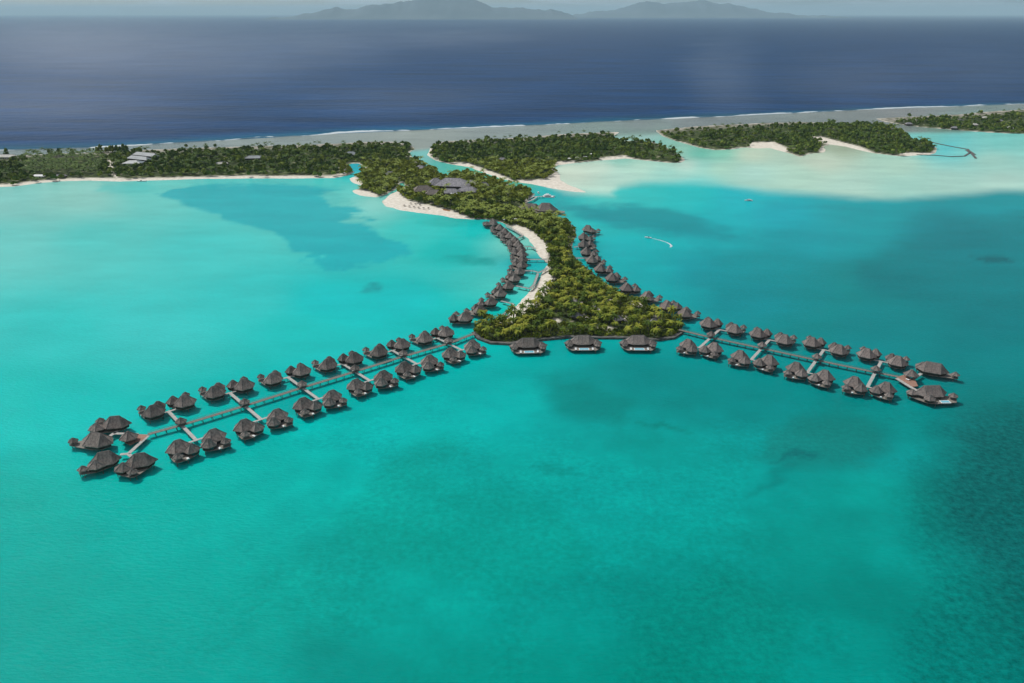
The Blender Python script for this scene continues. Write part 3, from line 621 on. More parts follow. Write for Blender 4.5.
# larger villas at the ends
def big(px, py, rot, th, label, lobes, pool=None, extra=(), z=7.5, group=None):
    lobes = [(*L[:5], L[5] + 1.2, L[6] * .86, *L[7:]) for L in lobes]
    o = villa('overwater_villa', M[th], lobes, extra, pool=pool); place(o, px, py, z, rot, .95); tag(o, label, 'villa', group or 'large villas on the water'); return o
def BL(rd=4.5, bx=-13, by=3, px_=-15, py_=-2, mx=10.5, my=7.5):
    return [('main', 0, 0, mx, my, 4.2, 7.2, 6, 0, 0, rd), ('bed', bx, by, 6, 5.4, 4.0, 4.6, 6, 0, R(30), 0), ('pav', px_, py_, 3.4, 3.4, 4.0, 2.6, 6, 0, 0, 0)]
big(97, 438, R(-12), 'thatch_dark', 'large dark villa at the tip of the longer pier, its small pavilion farthest out', BL(3.5, -5, 5, -16.5, -2.5, 11.5, 8.5))
big(115.5, 421, R(12), 'thatch_dark', 'large dark villa behind the tip of the longer pier, two small roofs beside it', BL(2.5, -11.5, -2.5, -12, 8, 10, 7))
big(104.5, 457, R(25), 'thatch_dark', 'large dark villa below the tip of the longer pier with one white-decked pavilion', BL(3, -5, -4, -12.5, -5, 9.5, 7.5))
big(140, 458.5, R(20), 'thatch_dark', 'large dark villa below the longer pier with a pale terrace at its near corner', BL(2.5, -9.5, -4, -4, -10.5, 10, 7))
big(933, 367, R(-28), 'thatch_brown', 'large brown villa at the tip of the shorter pier without a pool', BL(5, -7, 4, 16, -1, 12, 7.5) + [('pav', 1, 9.5, 2.8, 2.8, 4.2, 2.4, 6, 0, 0, 0)])
big(931, 390, R(3), 'thatch_brown', 'large brown villa at the tip of the shorter pier with a blue plunge pool',
    [('main', 0, 0, 12.5, 7.5, 4.2, 7, 6, 0, 0, 5.5), ('wing', -12.5, 2, 4.5, 4.2, 3.8, 3.2, 6, 0, 0, 0), ('bed', -5, -8.5, 4.6, 4.2, 3.9, 3.6, 6, 0, 0, 0), ('pav', 14.5, -5, 3.6, 3.6, 4, 2.6, 6, 0, 0, 0)], pool=(6, -10, 6, 3), extra=[(14, -11), (-2, -12.5)])
big(588, 228, R(-20), 'thatch_dark', 'dark end villa of the row behind the grove, at the restaurant side', BL(2, 7, -4, 13, 3, 8, 7))
big(493, 222, R(160), 'thatch_dark', 'dark villa where the curved row meets the main beach trees', BL(2, 7, 4, 12, 0, 8, 7))
for i, (px, py, lab) in enumerate([(528, 341.5, 'pool villa with two-lobed thatch at the grove edge, close to the longer pier'), (583, 338.8, 'pool villa with thatched roof in the middle below the palm grove'), (638, 338.8, 'pool villa with thatched roof at the grove edge, close to the shorter pier')]):
    o = big(px, py, R([4, 1, -1][i]), 'thatch_dark' if i < 2 else 'thatch_brown', lab,
        [('main', 0, 0, 12.4, 7.6, 4.3, 6.4, 8, 0, R(22.5), 4.8), ('wing', -11.5, -2, 4.8, 4.6, 3.9, 3.4, 6, 0, 0, 0), ('wing', 11.5, -2, 4.8, 4.6, 3.9, 3.4, 6, 0, 0, 0), ('pav', 11.8, -7.5, 3.0, 3.0, 3.9, 2.2, 6, 0, 0, 0), ('pav', -11.8, -7.5, 2.6, 2.6, 3.9, 1.8, 6, 0, 0, 0)],
        pool=(0, -11.2, 7.5, 3.2), extra=[(-10, -13.5), (10, -13.5)], group='pool villas below the palm grove')
    for k, dxy in enumerate([(-7, -11.8), (7.2, -11.8)]):
        lx, ly = local(o, *dxy); add_lounger(lx, ly, 2.9, math.pi / 2 * 0 + math.pi, 'white sun bed %s the plunge pool of the %s' % (['west of', 'east of'][k], ['pool villa near the longer pier', 'middle pool villa', 'pool villa near the shorter pier'][i]))

# ------------------------------------------------------------------ piers
def strip(mb, a, b, w_, z0, z1, ext=0):
    a, b = np.array(a), np.array(b); d = (b - a) / np.linalg.norm(b - a); n = np.array([-d[1], d[0]]) * w_ / 2; a = a - d * ext; b = b + d * ext
    mb.prism([tuple(a - n), tuple(b - n), tuple(b + n), tuple(a + n)], z0, z1)
def pier(name, label, cat, pts, w_=3.0, mat='deck', rail=True, z=2.9, bent=6.5, parent=None, group=None, dz=0.0):
    t = parent or tag(empty(name), label, cat, group); dk = MB(); rl = MB(); nb = 0
    z += dz
    for i in range(len(pts) - 1):
        a, b = np.array(pts[i]), np.array(pts[i + 1]); L = np.linalg.norm(b - a); d = (b - a) / L; n = np.array([-d[1], d[0]])
        strip(dk, a, b, w_, z - .3 - .004 * i, z - .004 * i)
        if rail:
            for s_ in (-1, 1):
                q = n * s_ * (w_ / 2 - .08); rl.bar((*(a + q), z + .95), (*(b + q), z + .95), .07, 4)
                rl.bar((*(a + q), z + .5), (*(b + q), z + .5), .04, 4)
                for u in np.arange(0, L, 2.6): p_ = a + d * u + q; rl.bar((*p_, z), (*p_, z + .95), .05, 4)
        for u in np.arange(bent / 2, L, bent):
            if nb > 95: break
            bm_ = MB(); p_ = a + d * u
            for s_ in (-1, 1): q = p_ + n * s_ * (w_ / 2 - .3); bm_.bar((*q, -1.5), (*q, z - .3), .2, 5)
            bm_.bar((*(p_ - n * w_ / 2), z - .45), (*(p_ + n * w_ / 2), z - .45), .16, 4); bm_.build('pile_bent', M['stilt'], t); nb += 1
    dk.build('walkway_deck', M[mat], t)
    if rail: rl.build('railing', M['ridge'], t)
    return t
A1 = lambda l, z=2.9: [at(x, y, z) for x, y in l]
def gz(l): return [at(x, y, 5.0) for x, y in l]
G1 = gz(GL); G2 = gz(GR)
dl = (np.array(G1[-1]) - np.array(G1[0])); dl /= np.linalg.norm(dl); d2 = (np.array(G2[-1]) - np.array(G2[0])); d2 /= np.linalg.norm(d2)
start = at(474, 333.5, 2.9); hubL = at(148, 434, 2.9)
pl = pier('pier', 'long grey timber pier running out over the pale turquoise water', 'pier', [start] + G1[::-1] + [hubL])
pr = pier('pier', 'grey timber pier running out towards the dark coral', 'pier', [at(679, 329.6, 2.9)] + G2 + [at(900, 376.8, 2.9)])
def branches(root, G, dirv, up, dn):
    n = np.array([-dirv[1], dirv[0]])
    for i, g in enumerate(G):
        g = np.array(g); u, v = up[i], dn[i]
        bb = MB(); strip(bb, g + n * 1.4, g + n * u, 2.3, 2.6, 2.9); strip(bb, g + n * (u - 1), g + n * (u - 1) + dirv * 7, 1.8, 2.61, 2.896); strip(bb, g + n * (u - 1), g + n * (u - 1) - dirv * 7, 1.8, 2.61, 2.892)
        bb.build('branch_walkway', M['deck_pale'], root)
        bb = MB(); strip(bb, g - n * 1.4, g - n * v, 2.3, 2.6, 2.9); strip(bb, g - n * (v - 1), g - n * (v - 1) + dirv * 7, 1.8, 2.61, 2.896); strip(bb, g - n * (v - 1), g - n * (v - 1) - dirv * 7, 1.8, 2.61, 2.892)
        bb.build('branch_walkway', M['deck_pale'], root)
        for k in (-v + 2, -v / 2 - 1, u / 2 + 1, u - 2):
            q = g + n * k; m_ = MB()
            for s_ in (-.9, .9): m_.bar((*(q + dirv * s_), -1.5), (*(q + dirv * s_), 2.6), .18, 5)
            m_.build('branch_pile', M['stilt'], root)
branches(pl, G1, dl, [26, 27, 24, 20, 16.5, 17], [27, 27, 25, 22, 20, 19]); branches(pr, G2, d2, [22, 22, 25, 25], [27, 28, 29, 31])
def gazebo(x, y, rot, th, label, s_=1.0, group='small thatched shelters over the piers'):
    t = empty('gazebo', (x, y, 2.9), rot); roof('pyramid_roof', t, M[th], 0, 0, 3.9 * s_, 3.9 * s_, 2.6, 2.7 * s_, 6, 0, 0, 0)
    for q in ngon(0, 0, 2.9 * s_, 2.9 * s_, 6, 0, 0): MB().bar((*q, 0), (*q, 2.6), .14, 5).build('post', M['stilt'], t)
    tag(t, label, 'gazebo', group); return t
for i, g in enumerate(G1): gazebo(g[0], g[1], AL, 'thatch_dark', 'small dark thatched shelter on the longer pier, %s from its open-water tip' % ORD[i + 1])
for i, g in enumerate(G2): gazebo(g[0], g[1], AR, 'thatch_brown', 'small brown thatched shelter on the shorter pier, %s from its open-water tip' % ORD[len(G2) - i])
# hubs at the pier tips
hl = at(129, 438.5, 4.5); gazebo(hl[0], hl[1], AL, 'thatch_dark', 'dark thatched shelter beside the red deck at the tip of the longer pier', 1.5)
mb = MB(); mb.prism(A1([(148.5, 434.6), (136, 434), (127, 433), (120, 440), (130, 445), (137, 441.5), (142, 441)]), 2.55, 2.915); mb.build('red_platform', M['deck_red'], pl)
for pts in ([(137, 434), (113.8, 433.2), (109.5, 436)], [(114, 433), (118, 430.5)], [(147.5, 436), (128.5, 453.5), (121, 454.2)], [(128.5, 454), (131, 456)]):
    mb = MB(); P_ = A1(pts)
    for k in range(len(P_) - 1): strip(mb, P_[k], P_[k + 1], 2.4, 2.6 - .004 * k, 2.89 - .004 * k, .5)
    mb.build('branch_walkway', M['deck_pale'], pl)
hr = at(911, 375.5, 4.5); gazebo(hr[0], hr[1], AR, 'thatch_brown', 'brown thatched shelter beside the red deck at the tip of the shorter pier', 1.4)
mb = MB(); mb.prism(A1([(896.5, 377.5), (904, 374.5), (915, 379.5), (918, 386), (911, 387)]), 2.55, 2.91); mb.build('red_platform', M['deck_red'], pr)
for pts in ([(897, 378.5), (910, 386.5), (918, 391)], [(913, 379), (921, 373.5)]):
    mb = MB(); P_ = A1(pts)
    for k in range(len(P_) - 1): strip(mb, P_[k], P_[k + 1], 2.4, 2.6 - .004 * k, 2.935 - .004 * k, .5)
    mb.build('branch_walkway', M['deck_pale'], pr)
for q, lb in (((906, 374), 'white sun bed beside the shelter on the red deck'), ((907.5, 379.8), 'white sun bed at the near edge of the red deck')):
    p_ = at(*q, 2.9); add_lounger(p_[0], p_[1], 2.94, .6, lb)
# walkways of the inner lagoon
for pts, lb in (([(506, 226), (514, 230), (523, 235.6), (518, 238)], 'grey walkway hooking back to the bungalows at the top of the inner beach'),
    ([(524, 246.8), (531, 246.6), (535.5, 249)], 'short grey walkway from the middle of the inner beach'),
    ([(526, 259.4), (547, 259.4)], 'straight grey footbridge between the two inner beaches'),
    ([(521, 270.5), (533, 270.8), (539, 272.5), (547, 268.5)], 'grey walkway with a bend just below the footbridge'),
    ([(538, 273.5), (534, 284.5), (530, 288.6), (516, 285.8)], 'curved grey walkway over the inner shallows'),
    ([(501, 300.8), (512.4, 303.6), (513.4, 308), (497, 318.5), (490, 323)], 'long bent grey walkway near the foot of the inner beach'),
    ([(574, 247), (584, 246)], 'short grey jetty to the row behind the grove, nearest the restaurant'), ([(574, 258), (588, 258)], 'short grey jetty over the dark gap behind the grove')):
    pier('walkway', lb, 'walkway', A1(pts), 2.4, 'deck_pale', True, bent=8)

# ------------------------------------------------------------------ buildings on land
def bld(px, py, z, rot, L, W, eave, h, th, label, ridge=None, base=1.0, cat='building', name='thatched_building', mat_wall='timber', n=4):
    x, y = at(px, py, z); t = empty(name, (x, y, 0), rot)
    V = [(-L / 2, -W / 2), (L / 2, -W / 2), (L / 2, W / 2), (-L / 2, W / 2)]; rd = (L - W) / 2 if ridge is None else ridge
    mb = MB(); mb.add([(a, b_, eave) for a, b_ in V] + [(-rd, 0, eave + h), (rd, 0, eave + h)], [(0, 1, 5, 4), (1, 2, 5), (2, 3, 4, 5), (3, 0, 4), (3, 2, 1, 0)]); rf = mb.build('roof', M[th], t)
    rc = MB(); rc.bar((-rd, 0, eave + h), (rd, 0, eave + h), .3, 4)
    for k, (a, b_) in enumerate(V): rc.bar((a, b_, eave + .05), ((rd if a > 0 else -rd), 0, eave + h + .05), .2, 4)
    rc.build('ridge_cap', M['ridge'], rf)
    wl = MB().prism([(a * .86, b_ * .86) for a, b_ in V], base - .5, eave + .02).build('wall', M[mat_wall], t)
    for k in range(max(2, int(L // 5))):
        xx = -L * .36 + k * L * .72 / max(1, int(L // 5) - 1 or 1)
        MB().box(xx, -W * .43 - .02, base + .4, 1.8, .12, 1.6).build('window', M['glass'], wl)
    tag(t, label, cat); return t
FOOT = []
def B(*a, **k):
    o = bld(*a, **k); FOOT.append((o.location[0], o.location[1], max(a[4], a[5]) * .55)); FOOT.append((o.location[0] * .985, o.location[1] * .985, a[4] * .42)) if a[4] > 20 else None; return o
B(453, 181.5, 10, R(-10), 56, 32, 5.5, 10, 'thatch_grey', 'largest slate-grey roof of the main building, behind the beach')
B(436, 181, 9, R(15), 26, 22, 5.5, 8.5, 'thatch_grey', 'pale grey hipped roof at the pond end of the main building')
B(423, 188, 8, R(18), 32, 19, 5, 7, 'thatch_dark', 'dark thatched hall behind the bar side of the main beach')
B(468, 188.5, 8, R(-20), 32, 17, 5, 6.5, 'thatch_grey', 'grey roof in front of the main building among trees')
B(451, 191, 7, R(-5), 28, 15, 5, 6, 'thatch_grey', 'low grey roof in front of the largest roof')
B(434, 192, 7, R(5), 26, 15, 4.6, 6, 'thatch_dark', 'dark low roof just above the main beach trees')
B(484, 183.5, 7, R(25), 18, 13, 4, 5.5, 'thatch_grey', 'lone pale grey hipped roof beside the channel trees')
B(472, 181.5, 7, R(-20), 20, 13, 4, 5, 'thatch_grey', 'grey roof beside the largest slate-grey roof')
B(421, 167, 6, R(-35), 20, 10, 4, 5, 'thatch_grey', 'long grey roof among trees beside the channel')
B(390, 173, 6, R(0), 18, 12, 4, 5, 'thatch_grey', 'grey roof among the trees behind the two small beaches')
B(351, 153, 6, R(0), 24, 14, 4, 5, 'metalroof', 'pale roof in the far woodland behind the small blue inlet')
B(254, 156.5, 6, R(8), 34, 16, 4, 4, 'metalroof', 'pale green-grey roof in the woodland farther along the shore')
B(221, 163, 5, R(20), 24, 10, 4, 3, 'palewall', 'whitish roof among the shore trees')
B(146, 153.5, 8, R(-25), 60, 14, 5, 5, 'metalroof', 'farthest of the three long grey metal roofs')
B(139, 157, 8, R(-25), 52, 14, 5, 5, 'metalroof', 'middle one of the long grey metal roofs')
B(133, 161.3, 7, R(3), 34, 22, 5, 4, 'metalroof', 'widest pale grey metal roof in front of the long ones', mat_wall='palewall')
B(39, 175.5, 4, R(0), 22, 9, 3.5, 2.5, 'white', 'long low building with a white roof by the shore palms', mat_wall='palewall')
B(6, 156, 6, R(0), 40, 14, 5, 4, 'palewall', 'pinkish-white building at the edge of the plantation', mat_wall='palewall')
B(60, 175.5, 4, R(0), 22, 8, 3.5, 2.5, 'thatch_grey', 'low grey shed among the plantation palms')
B(502, 158.5, 6, R(0), 16, 10, 4, 4, 'thatch_grey', 'grey roof deep in the middle islet woodland')
for k, (px, py) in ((1, (575, 300)), (2, (592, 305)), (4, (618, 318)), (5, (654, 321)), (9, (577, 315))):
    B(px, py, 5, R(random.uniform(-60, 60)), 9.5, 7.5, 3.8, 3.6, 'thatch_grey', 'grey hut roof poking out of the grove, %s' % ['beside the inner beach end', 'near the grove centre', 'between two sandy clearings', 'close to the far row', 'near the seawall', 'close to the shorter pier, largest one', 'above the middle pool villa', 'behind the seawall path', 'beside the white sand', 'in the lower grove', 'behind the pool villa near the shorter pier'][k], name='garden_hut', cat='hut')
for k, (px, py) in enumerate([(917, 121), (975, 124), (1000, 120), (1010, 127), (960, 120), (985, 117), (955, 127)]):
    B(px - 8 if k == 0 else px, py + (2 if k == 0 else 0), 6, R(random.uniform(-40, 40)), 16, 11, 4, 4, 'palewall' if k % 2 else 'thatch_grey', 'small pale house in the far woodland, %s' % ['on the bare strip', 'in a clearing by the shore', 'highest up the frame', 'by the far lagoon shore', 'behind the first trees', 'near the reef edge', 'just behind the beach'][k], name='far_house', cat='house')
# overwater restaurant: two wings round a court
o = villa('overwater_restaurant', M['thatch_dark'], [('main', 10, 1, 15, 11, 4.5, 8, 6, 0, 0, 4), ('wing', -12, -5, 10, 7, 4.3, 5.5, 6, 0, 0, 3), ('wing', -10, 10, 15, 6.5, 4.3, 5, 6, R(-5), 0, 7)], [(33, 2), (33, -7), (-20, -8)])
place(o, 537.5, 208.8, 6, R(-6), 1.12); tag(o, 'sprawling dark thatched restaurant on stilts with a jutting terrace', 'restaurant'); FOOT.append((o.location[0], o.location[1], 24)); FOOT.append((*at(528, 213), 20)); FOOT.append((*at(545, 215), 20)); FOOT.append((*at(520, 208), 14))
for k in range(3):
    x, y = local(o, 25 + k * 3.2, -3); add_lounger(x, y, 2.9, 0, 'white bench on the restaurant terrace, %s from the roof' % ORD[k], 'benches on the restaurant terrace')

# seawall along the foot of the grove
sw = A1([(474, 333), (479, 338.6), (490.6, 342.8), (509.3, 343.8), (525, 341.2), (545, 339.2), (570, 336.8), (600, 337.8), (622, 337.8), (657, 339.8), (673, 337.8), (681.5, 332.6)], .8)
mb = MB()
for k in range(len(sw) - 1): strip(mb, sw[k], sw[k + 1], 3.2, -1, 1.7 - .004 * (k % 2), .8)
tag(mb.build('seawall', M['stone']), 'dark stone seawall round the foot of the palm grove', 'seawall')
# rock-walled pen and its spur
pen = A1([(921, 139), (936, 143), (954, 146.6), (968, 149), (970.5, 152), (964.5, 155.8), (951, 156.3), (936, 155), (918, 154.5)], 1)
mb = MB()
for k in range(len(pen) - 1): strip(mb, pen[k], pen[k + 1], 3.2, -1, 1.0 - .004 * (k % 2), 2)
tag(mb.build('breakwater', M['stone']), 'thin dark ring of rocks enclosing a small turquoise pen', 'breakwater')
mb = MB(); q = A1([(970.5, 152), (976, 158)], 1); strip(mb, q[0], q[1], 4, -1, 1.0); q = A1([(967, 149.5), (974, 154.2)], 1); strip(mb, q[0], q[1], 8, -1, .6)
tag(mb.build('rock_groyne', M['stone']), 'short rock spur at the outer corner of the pen', 'groyne')

# ------------------------------------------------------------------ boats
def boat(px, py, L, rot, label, cabin=True, twin=False, name='boat'):
    x, y = at(px, py, .8); t = empty(name, (x, y, 0), rot); W = L * .3
    def hull_mb(cx0, w_):
        mb = MB(); st = [(-.5, .8, .25), (-.2, 1, .22), (.15, .95, .2), (.36, .6, .3), (.5, .03, .42)]; V = []; F = []
        for u, ww, zz in st:
            h = 1.1 + .5 * max(0, u) ; V += [(u * L, cx0 - w_ * .5 * ww, h), (u * L, cx0 - w_ * .28 * ww, -.25), (u * L, cx0 + w_ * .28 * ww, -.25), (u * L, cx0 + w_ * .5 * ww, h)]
        for i in range(4):
            for j in range(3): F.append((4 * i + j, 4 * i + j + 1, 4 * i + j + 5, 4 * i + j + 4))
            F.append((4 * i, 4 * i + 4, 4 * i + 7, 4 * i + 3))
        F.append((0, 3, 2, 1)); F.append((16, 17, 18, 19)); return mb.add(V, F)
    if twin:
        W = L * .5
        for s_ in (-1, 1): hull_mb(s_ * W * .38, W * .28).build('hull', M['white'], t)
        MB().box(-.02 * L, 0, .9, L * .75, W * .8, .35).build('bridge_deck', M['white'], t)
        c = MB().prism([(-.3 * L, -W * .3), (.12 * L, -W * .3), (.2 * L, 0), (.12 * L, W * .3), (-.3 * L, W * .3)], 1.25, 2.7).build('cabin', M['glass'], t)
        MB().prism([(-.36 * L, -W * .34), (.12 * L, -W * .34), (.2 * L, 0), (.12 * L, W * .34), (-.36 * L, W * .34)], 2.7, 2.95).build('cabin_roof', M['white'], c)
        MB().box(-.1 * L, 0, 4.3, L * .25, W * .45, .15).build('sun_top', M['white'], t)
        for a_ in (-.2, .0):
            for b_ in (-.2, .2): MB().bar((a_ * L, b_ * W, 2.9), (a_ * L, b_ * W, 4.3), .06, 4).build('post', M['white'], t)
    else:
        hull_mb(0, W).build('hull', M['white'], t)
        if cabin:
            c = MB().prism([(-.25 * L, -W * .33), (.12 * L, -W * .3), (.2 * L, 0), (.12 * L, W * .3), (-.25 * L, W * .33)], 1.05, 2.1).build('cabin', M['glass'], t)
            MB().prism([(-.3 * L, -W * .36), (.1 * L, -W * .34), (.16 * L, 0), (.1 * L, W * .34), (-.3 * L, W * .36)], 2.1, 2.3).build('cabin_roof', M['white'], c)
        else: MB().box(-.1 * L, 0, 1.05, L * .2, W * .4, .6).build('console', M['timber'], t)
    tag(t, label, 'boat'); return t
boat(548.5, 196.5, 19, R(-10), 'big white catamaran with a dark cabin moored off the restaurant', twin=True, name='catamaran')
boat(534, 197.3, 12, R(35), 'white cabin cruiser tied to the jetty beside the restaurant trees')
boat(530, 199.8, 10, R(30), 'smaller white cruiser inshore of the other one at the jetty')
boat(538.3, 192.6, 8, R(100), 'small white boat at the landward side of the jetty')
boat(748.5, 200.3, 11, R(175), 'lone white motor boat anchored in the open lagoon beyond the bungalows')
boat(648, 237.3, 8, R(160), 'speedboat pulling a curved white wake', cabin=False, name='speedboat')
boat(466.5, 217.2, 6, R(10), 'small dark tender lying off the end of the main beach', cabin=False, name='tender')
boat(142, 180.8, 15, R(2), 'long low barge lying against the shore by the path end', cabin=False, name='barge')
pier('jetty', 'pale jetty joining the catamaran berth to the restaurant shore', 'jetty', A1([(527, 202), (533, 199.5), (537, 196.5), (543.5, 196.3)]), 2.6, 'deck_pale', False, bent=8)
# wake
wk = [at(*p) for p in [(650, 237.8), (655, 239), (661, 240.5), (666, 242), (670, 244), (671.5, 246), (670, 247.5)]]
P_ = []
for k in range(len(wk) - 1):
    for u in np.linspace(0, 1, 8, endpoint=False): P_.append(np.array(wk[k]) * (1 - u) + np.array(wk[k + 1]) * u)
P_ = np.array(P_); V = []
for k, p_ in enumerate(P_):
    d = P_[min(k + 1, len(P_) - 1)] - P_[max(k - 1, 0)]; d /= np.linalg.norm(d); n = np.array([-d[1], d[0]]); ww = (.35 + k * .02) * random.uniform(.5, 1.3)
    V += [(*(p_ - n * ww), .02), (*(p_), .12), (*(p_ + n * ww), .02)]
mb = MB(); mb.add(V, [f for k in range(len(P_) - 1) for f in ((3 * k, 3 * k + 3, 3 * k + 4, 3 * k + 1), (3 * k + 1, 3 * k + 4, 3 * k + 5, 3 * k + 2))])
tag(mb.build('boat_wake', M['foam']), 'curved white wake behind the speedboat', 'wake', kind='stuff')

# ------------------------------------------------------------------ parasols, kayaks
def parasol(px, py, mat, label, r=2.2, group=None, h=2.6, ztop=.9):
    x, y = at(px, py, 2.0); z = ground_z(x, y); t = empty('parasol', (x, y, z))
    mb = MB(); E_ = ngon(0, 0, r, r, 8); mb.add([(a, b_, h - .9) for a, b_ in E_] + [(a, b_, h - 1.0) for a, b_ in E_] + [(0, 0, h)], [(i, (i + 1) % 8, 16) for i in range(8)] + [(8 + i, 8 + (i + 1) % 8, (i + 1) % 8, i) for i in range(8)] + [tuple(range(15, 7, -1))])
    mb.build('canopy', M[mat], t); MB().bar((0, 0, -.2), (0, 0, h - .5), .07, 5).build('pole', M['stilt'], t); tag(t, label, 'parasol', group)
for k, (px, py) in enumerate([(404.4, 205.6), (409.4, 206.4), (414, 207), (418.7, 207.7), (423.5, 208.2), (428.5, 208.3)]):
    parasol(px, py, 'thatch_dark', 'dark thatched beach parasol, %s from the channel in the waterside line' % ORD[k], 2.0, 'dark parasols on the main beach')
for k, (px, py) in enumerate([(410.8, 203.5), (415.3, 204.2), (420, 205)]):
    parasol(px, py, 'thatch_dark', 'dark thatched beach parasol, %s from the channel in the landward line' % ORD[k], 1.8, 'dark parasols on the main beach')
parasol(432, 204.5, 'thatch_dark', 'widest dark thatched parasol at the tree edge of the main beach', 3.4, 'dark parasols on the main beach', 3.4)
for k, (px, py) in enumerate([(451.5, 196.5), (454, 196.6), (456.8, 196.6), (459.3, 196.8)]):
    parasol(px, py, 'white', 'square white parasol by the hotel terrace, %s in line' % ORD[k], 1.7, 'white parasols by the hotel terrace', 6)
for k, (px, py) in enumerate([(508, 220.5), (511.5, 220.6), (515.5, 221), (504.5, 221.3)]):
    parasol(px, py, 'white', 'white parasol at the top of the inner beach, %s' % ['beside the trees', 'in the middle', 'nearest the sand', 'nearest the main beach'][k], 2.2, 'white parasols at the top of the inner beach', 5)
for k, (px, py) in enumerate([(503.5, 169.6), (523, 173.5), (592, 156.2), (577, 159.5), (569, 160.5), (585, 158.8)]):
    parasol(px, py, 'white', 'white tent canopy at the shore of the middle islet, %s' % ['alone by the channel', 'behind the sand spit', 'largest by the shallow bay', 'second along the bay', 'at the bay corner', 'between two others by the bay'][k], 4 if k != 2 else 5.5, 'white canopies on the middle islet', 6)
for k in range(6):
    x, y = at(443.5 + k * 1.2, 210.2 + k * .22, .5); t = empty('kayak', (x, y, ground_z(x, y)), R(80)); V = []
    mb = MB(); S_ = [(-2.2, .03, .3), (-1.2, .35, .3), (0, .45, .3), (1.2, .35, .3), (2.2, .03, .3)]
    for u, ww, h in S_: V += [(u, -ww, .32), (u, 0, 0), (u, ww, .32), (u, 0, .42)]
    mb.add(V, [(4 * i + a, 4 * i + 4 + a, 4 * i + 4 + (a + 1) % 4, 4 * i + (a + 1) % 4) for i in range(4) for a in range(4)]); mb.build('kayak_hull', M['orange'], t)
    MB().box(0, 0, .36, .9, .5, .12).build('cockpit', M['timber'], t)
    t.scale = (1.6,) * 3; tag(t, 'orange kayak on the sand by the trees at the end of the main beach', 'kayak', 'orange kayaks lying on the main beach')

# ------------------------------------------------------------------ trees
def crown_np(n, rx, rz, zc_, leaf, rs, lumps=5):
    """leaf clumps spread through a lumpy crown"""
    g = np.random.default_rng(rs); L = []
    for k in range(lumps):
        a = g.uniform(0, 6.28); d = g.uniform(.25, .6) * rx; L.append((d * math.cos(a), d * math.sin(a), zc_ + g.uniform(-.35, .45) * rz, g.uniform(.45, .68)))
    L.append((0, 0, zc_ + .2 * rz, .7)); L = np.array(L)
    pick = g.integers(0, len(L), n); c = L[pick]
    d = g.normal(size=(n, 3)); d /= np.linalg.norm(d, axis=1)[:, None]; d[:, 2] = np.abs(d[:, 2]) * 1.0 - .25
    rr = g.uniform(.72, 1.05, n)[:, None]
    P = c[:, :3] + d * np.stack([rx * c[:, 3], rx * c[:, 3], rz * c[:, 3]], 1) * rr
    nrm = d + g.normal(size=(n, 3)) * .45; nrm /= np.linalg.norm(nrm, axis=1)[:, None]
    u = np.cross(nrm, g.normal(size=(n, 3))); u /= np.linalg.norm(u, axis=1)[:, None]; v = np.cross(nrm, u)
    s_ = leaf * g.uniform(.6, 1.25, n)[:, None]
    V = np.stack([P - u * s_ - v * s_ * .6, P + u * s_ * .8 - v * s_ * .7, P + u * s_ + v * s_ * .6, P - u * s_ * .7 + v * s_ * .8], 1).reshape(-1, 3)
    return V, np.arange(4 * n).reshape(-1, 4)
def palm_np(nf, L, zt, rs, seg=3):
    g = np.random.default_rng(rs); V = []; F = []
    for k in range(nf):
        a = 6.283 * k / nf + g.uniform(-.25, .25); el = g.uniform(-.1, 1.0) if k % 2 else g.uniform(-.3, .5); l = L * g.uniform(.8, 1.1)
        dirv = np.array([math.cos(a), math.sin(a)]); sv = np.array([-dirv[1], dirv[0]]); pts = []
        r, z, e = 0.0, zt, el
        for i in range(seg + 1):
            pts.append((r, z)); r += l / seg * math.cos(e); z += l / seg * math.sin(e); e -= .58
        w_ = [.2, .62, .5, .06]
        for i, (r, z) in enumerate(pts):
            c = dirv * r; W = w_[min(i, 3)]
            V += [(*(c - sv * W), z - W * .45), (*c, z), (*(c + sv * W), z - W * .45)]
        b0 = len(V) - 3 * (seg + 1)
        for i in range(seg): F += [(b0 + 3 * i, b0 + 3 * i + 3, b0 + 3 * i + 4, b0 + 3 * i + 1), (b0 + 3 * i + 1, b0 + 3 * i + 4, b0 + 3 * i + 5, b0 + 3 * i + 2)]
    return np.array(V), np.array(F)
def trunk_mb(h, r, lean, limbs, rs):
    g = random.Random(rs); mb = MB(); top = (lean, 0, h); mid = (lean * .35, 0, h * .5)
    mb.bar((0, 0, -.4), mid, r, 6, r * .75); mb.bar(mid, top, r * .75, 6, r * .5)
    for k in range(limbs):
        a = 6.28 * k / max(1, limbs) + g.uniform(-.4, .4); mb.bar((mid[0] * 1.2, 0, h * .6), (mid[0] + math.cos(a) * h * .4, math.sin(a) * h * .4, h * g.uniform(.9, 1.2)), r * .45, 5, r * .2)
    return mb
proto_b, proto_p, far_b, far_p = [], [], [], []
for k in range(6):
    t = empty('broadleaf_tree'); rx = [4.6, 5.2, 3.8, 5.6, 4.2, 3.4][k]; rz = [3.4, 3.8, 3.6, 3.4, 4.2, 2.6][k]; zc_ = [4.8, 5.4, 5.0, 4.8, 6.0, 3.6][k]
    trunk_mb(zc_, .3, .4, 4, k).build('trunk', M['bark'], t); V, F = crown_np(330, rx, rz, zc_, .62, 100 + k, 7); put_np('crown', V, F, M['leaf'], t); proto_b.append(t)
    far_b.append(crown_np(60, rx, rz, zc_ - .6, 1.7, 200 + k, 3))
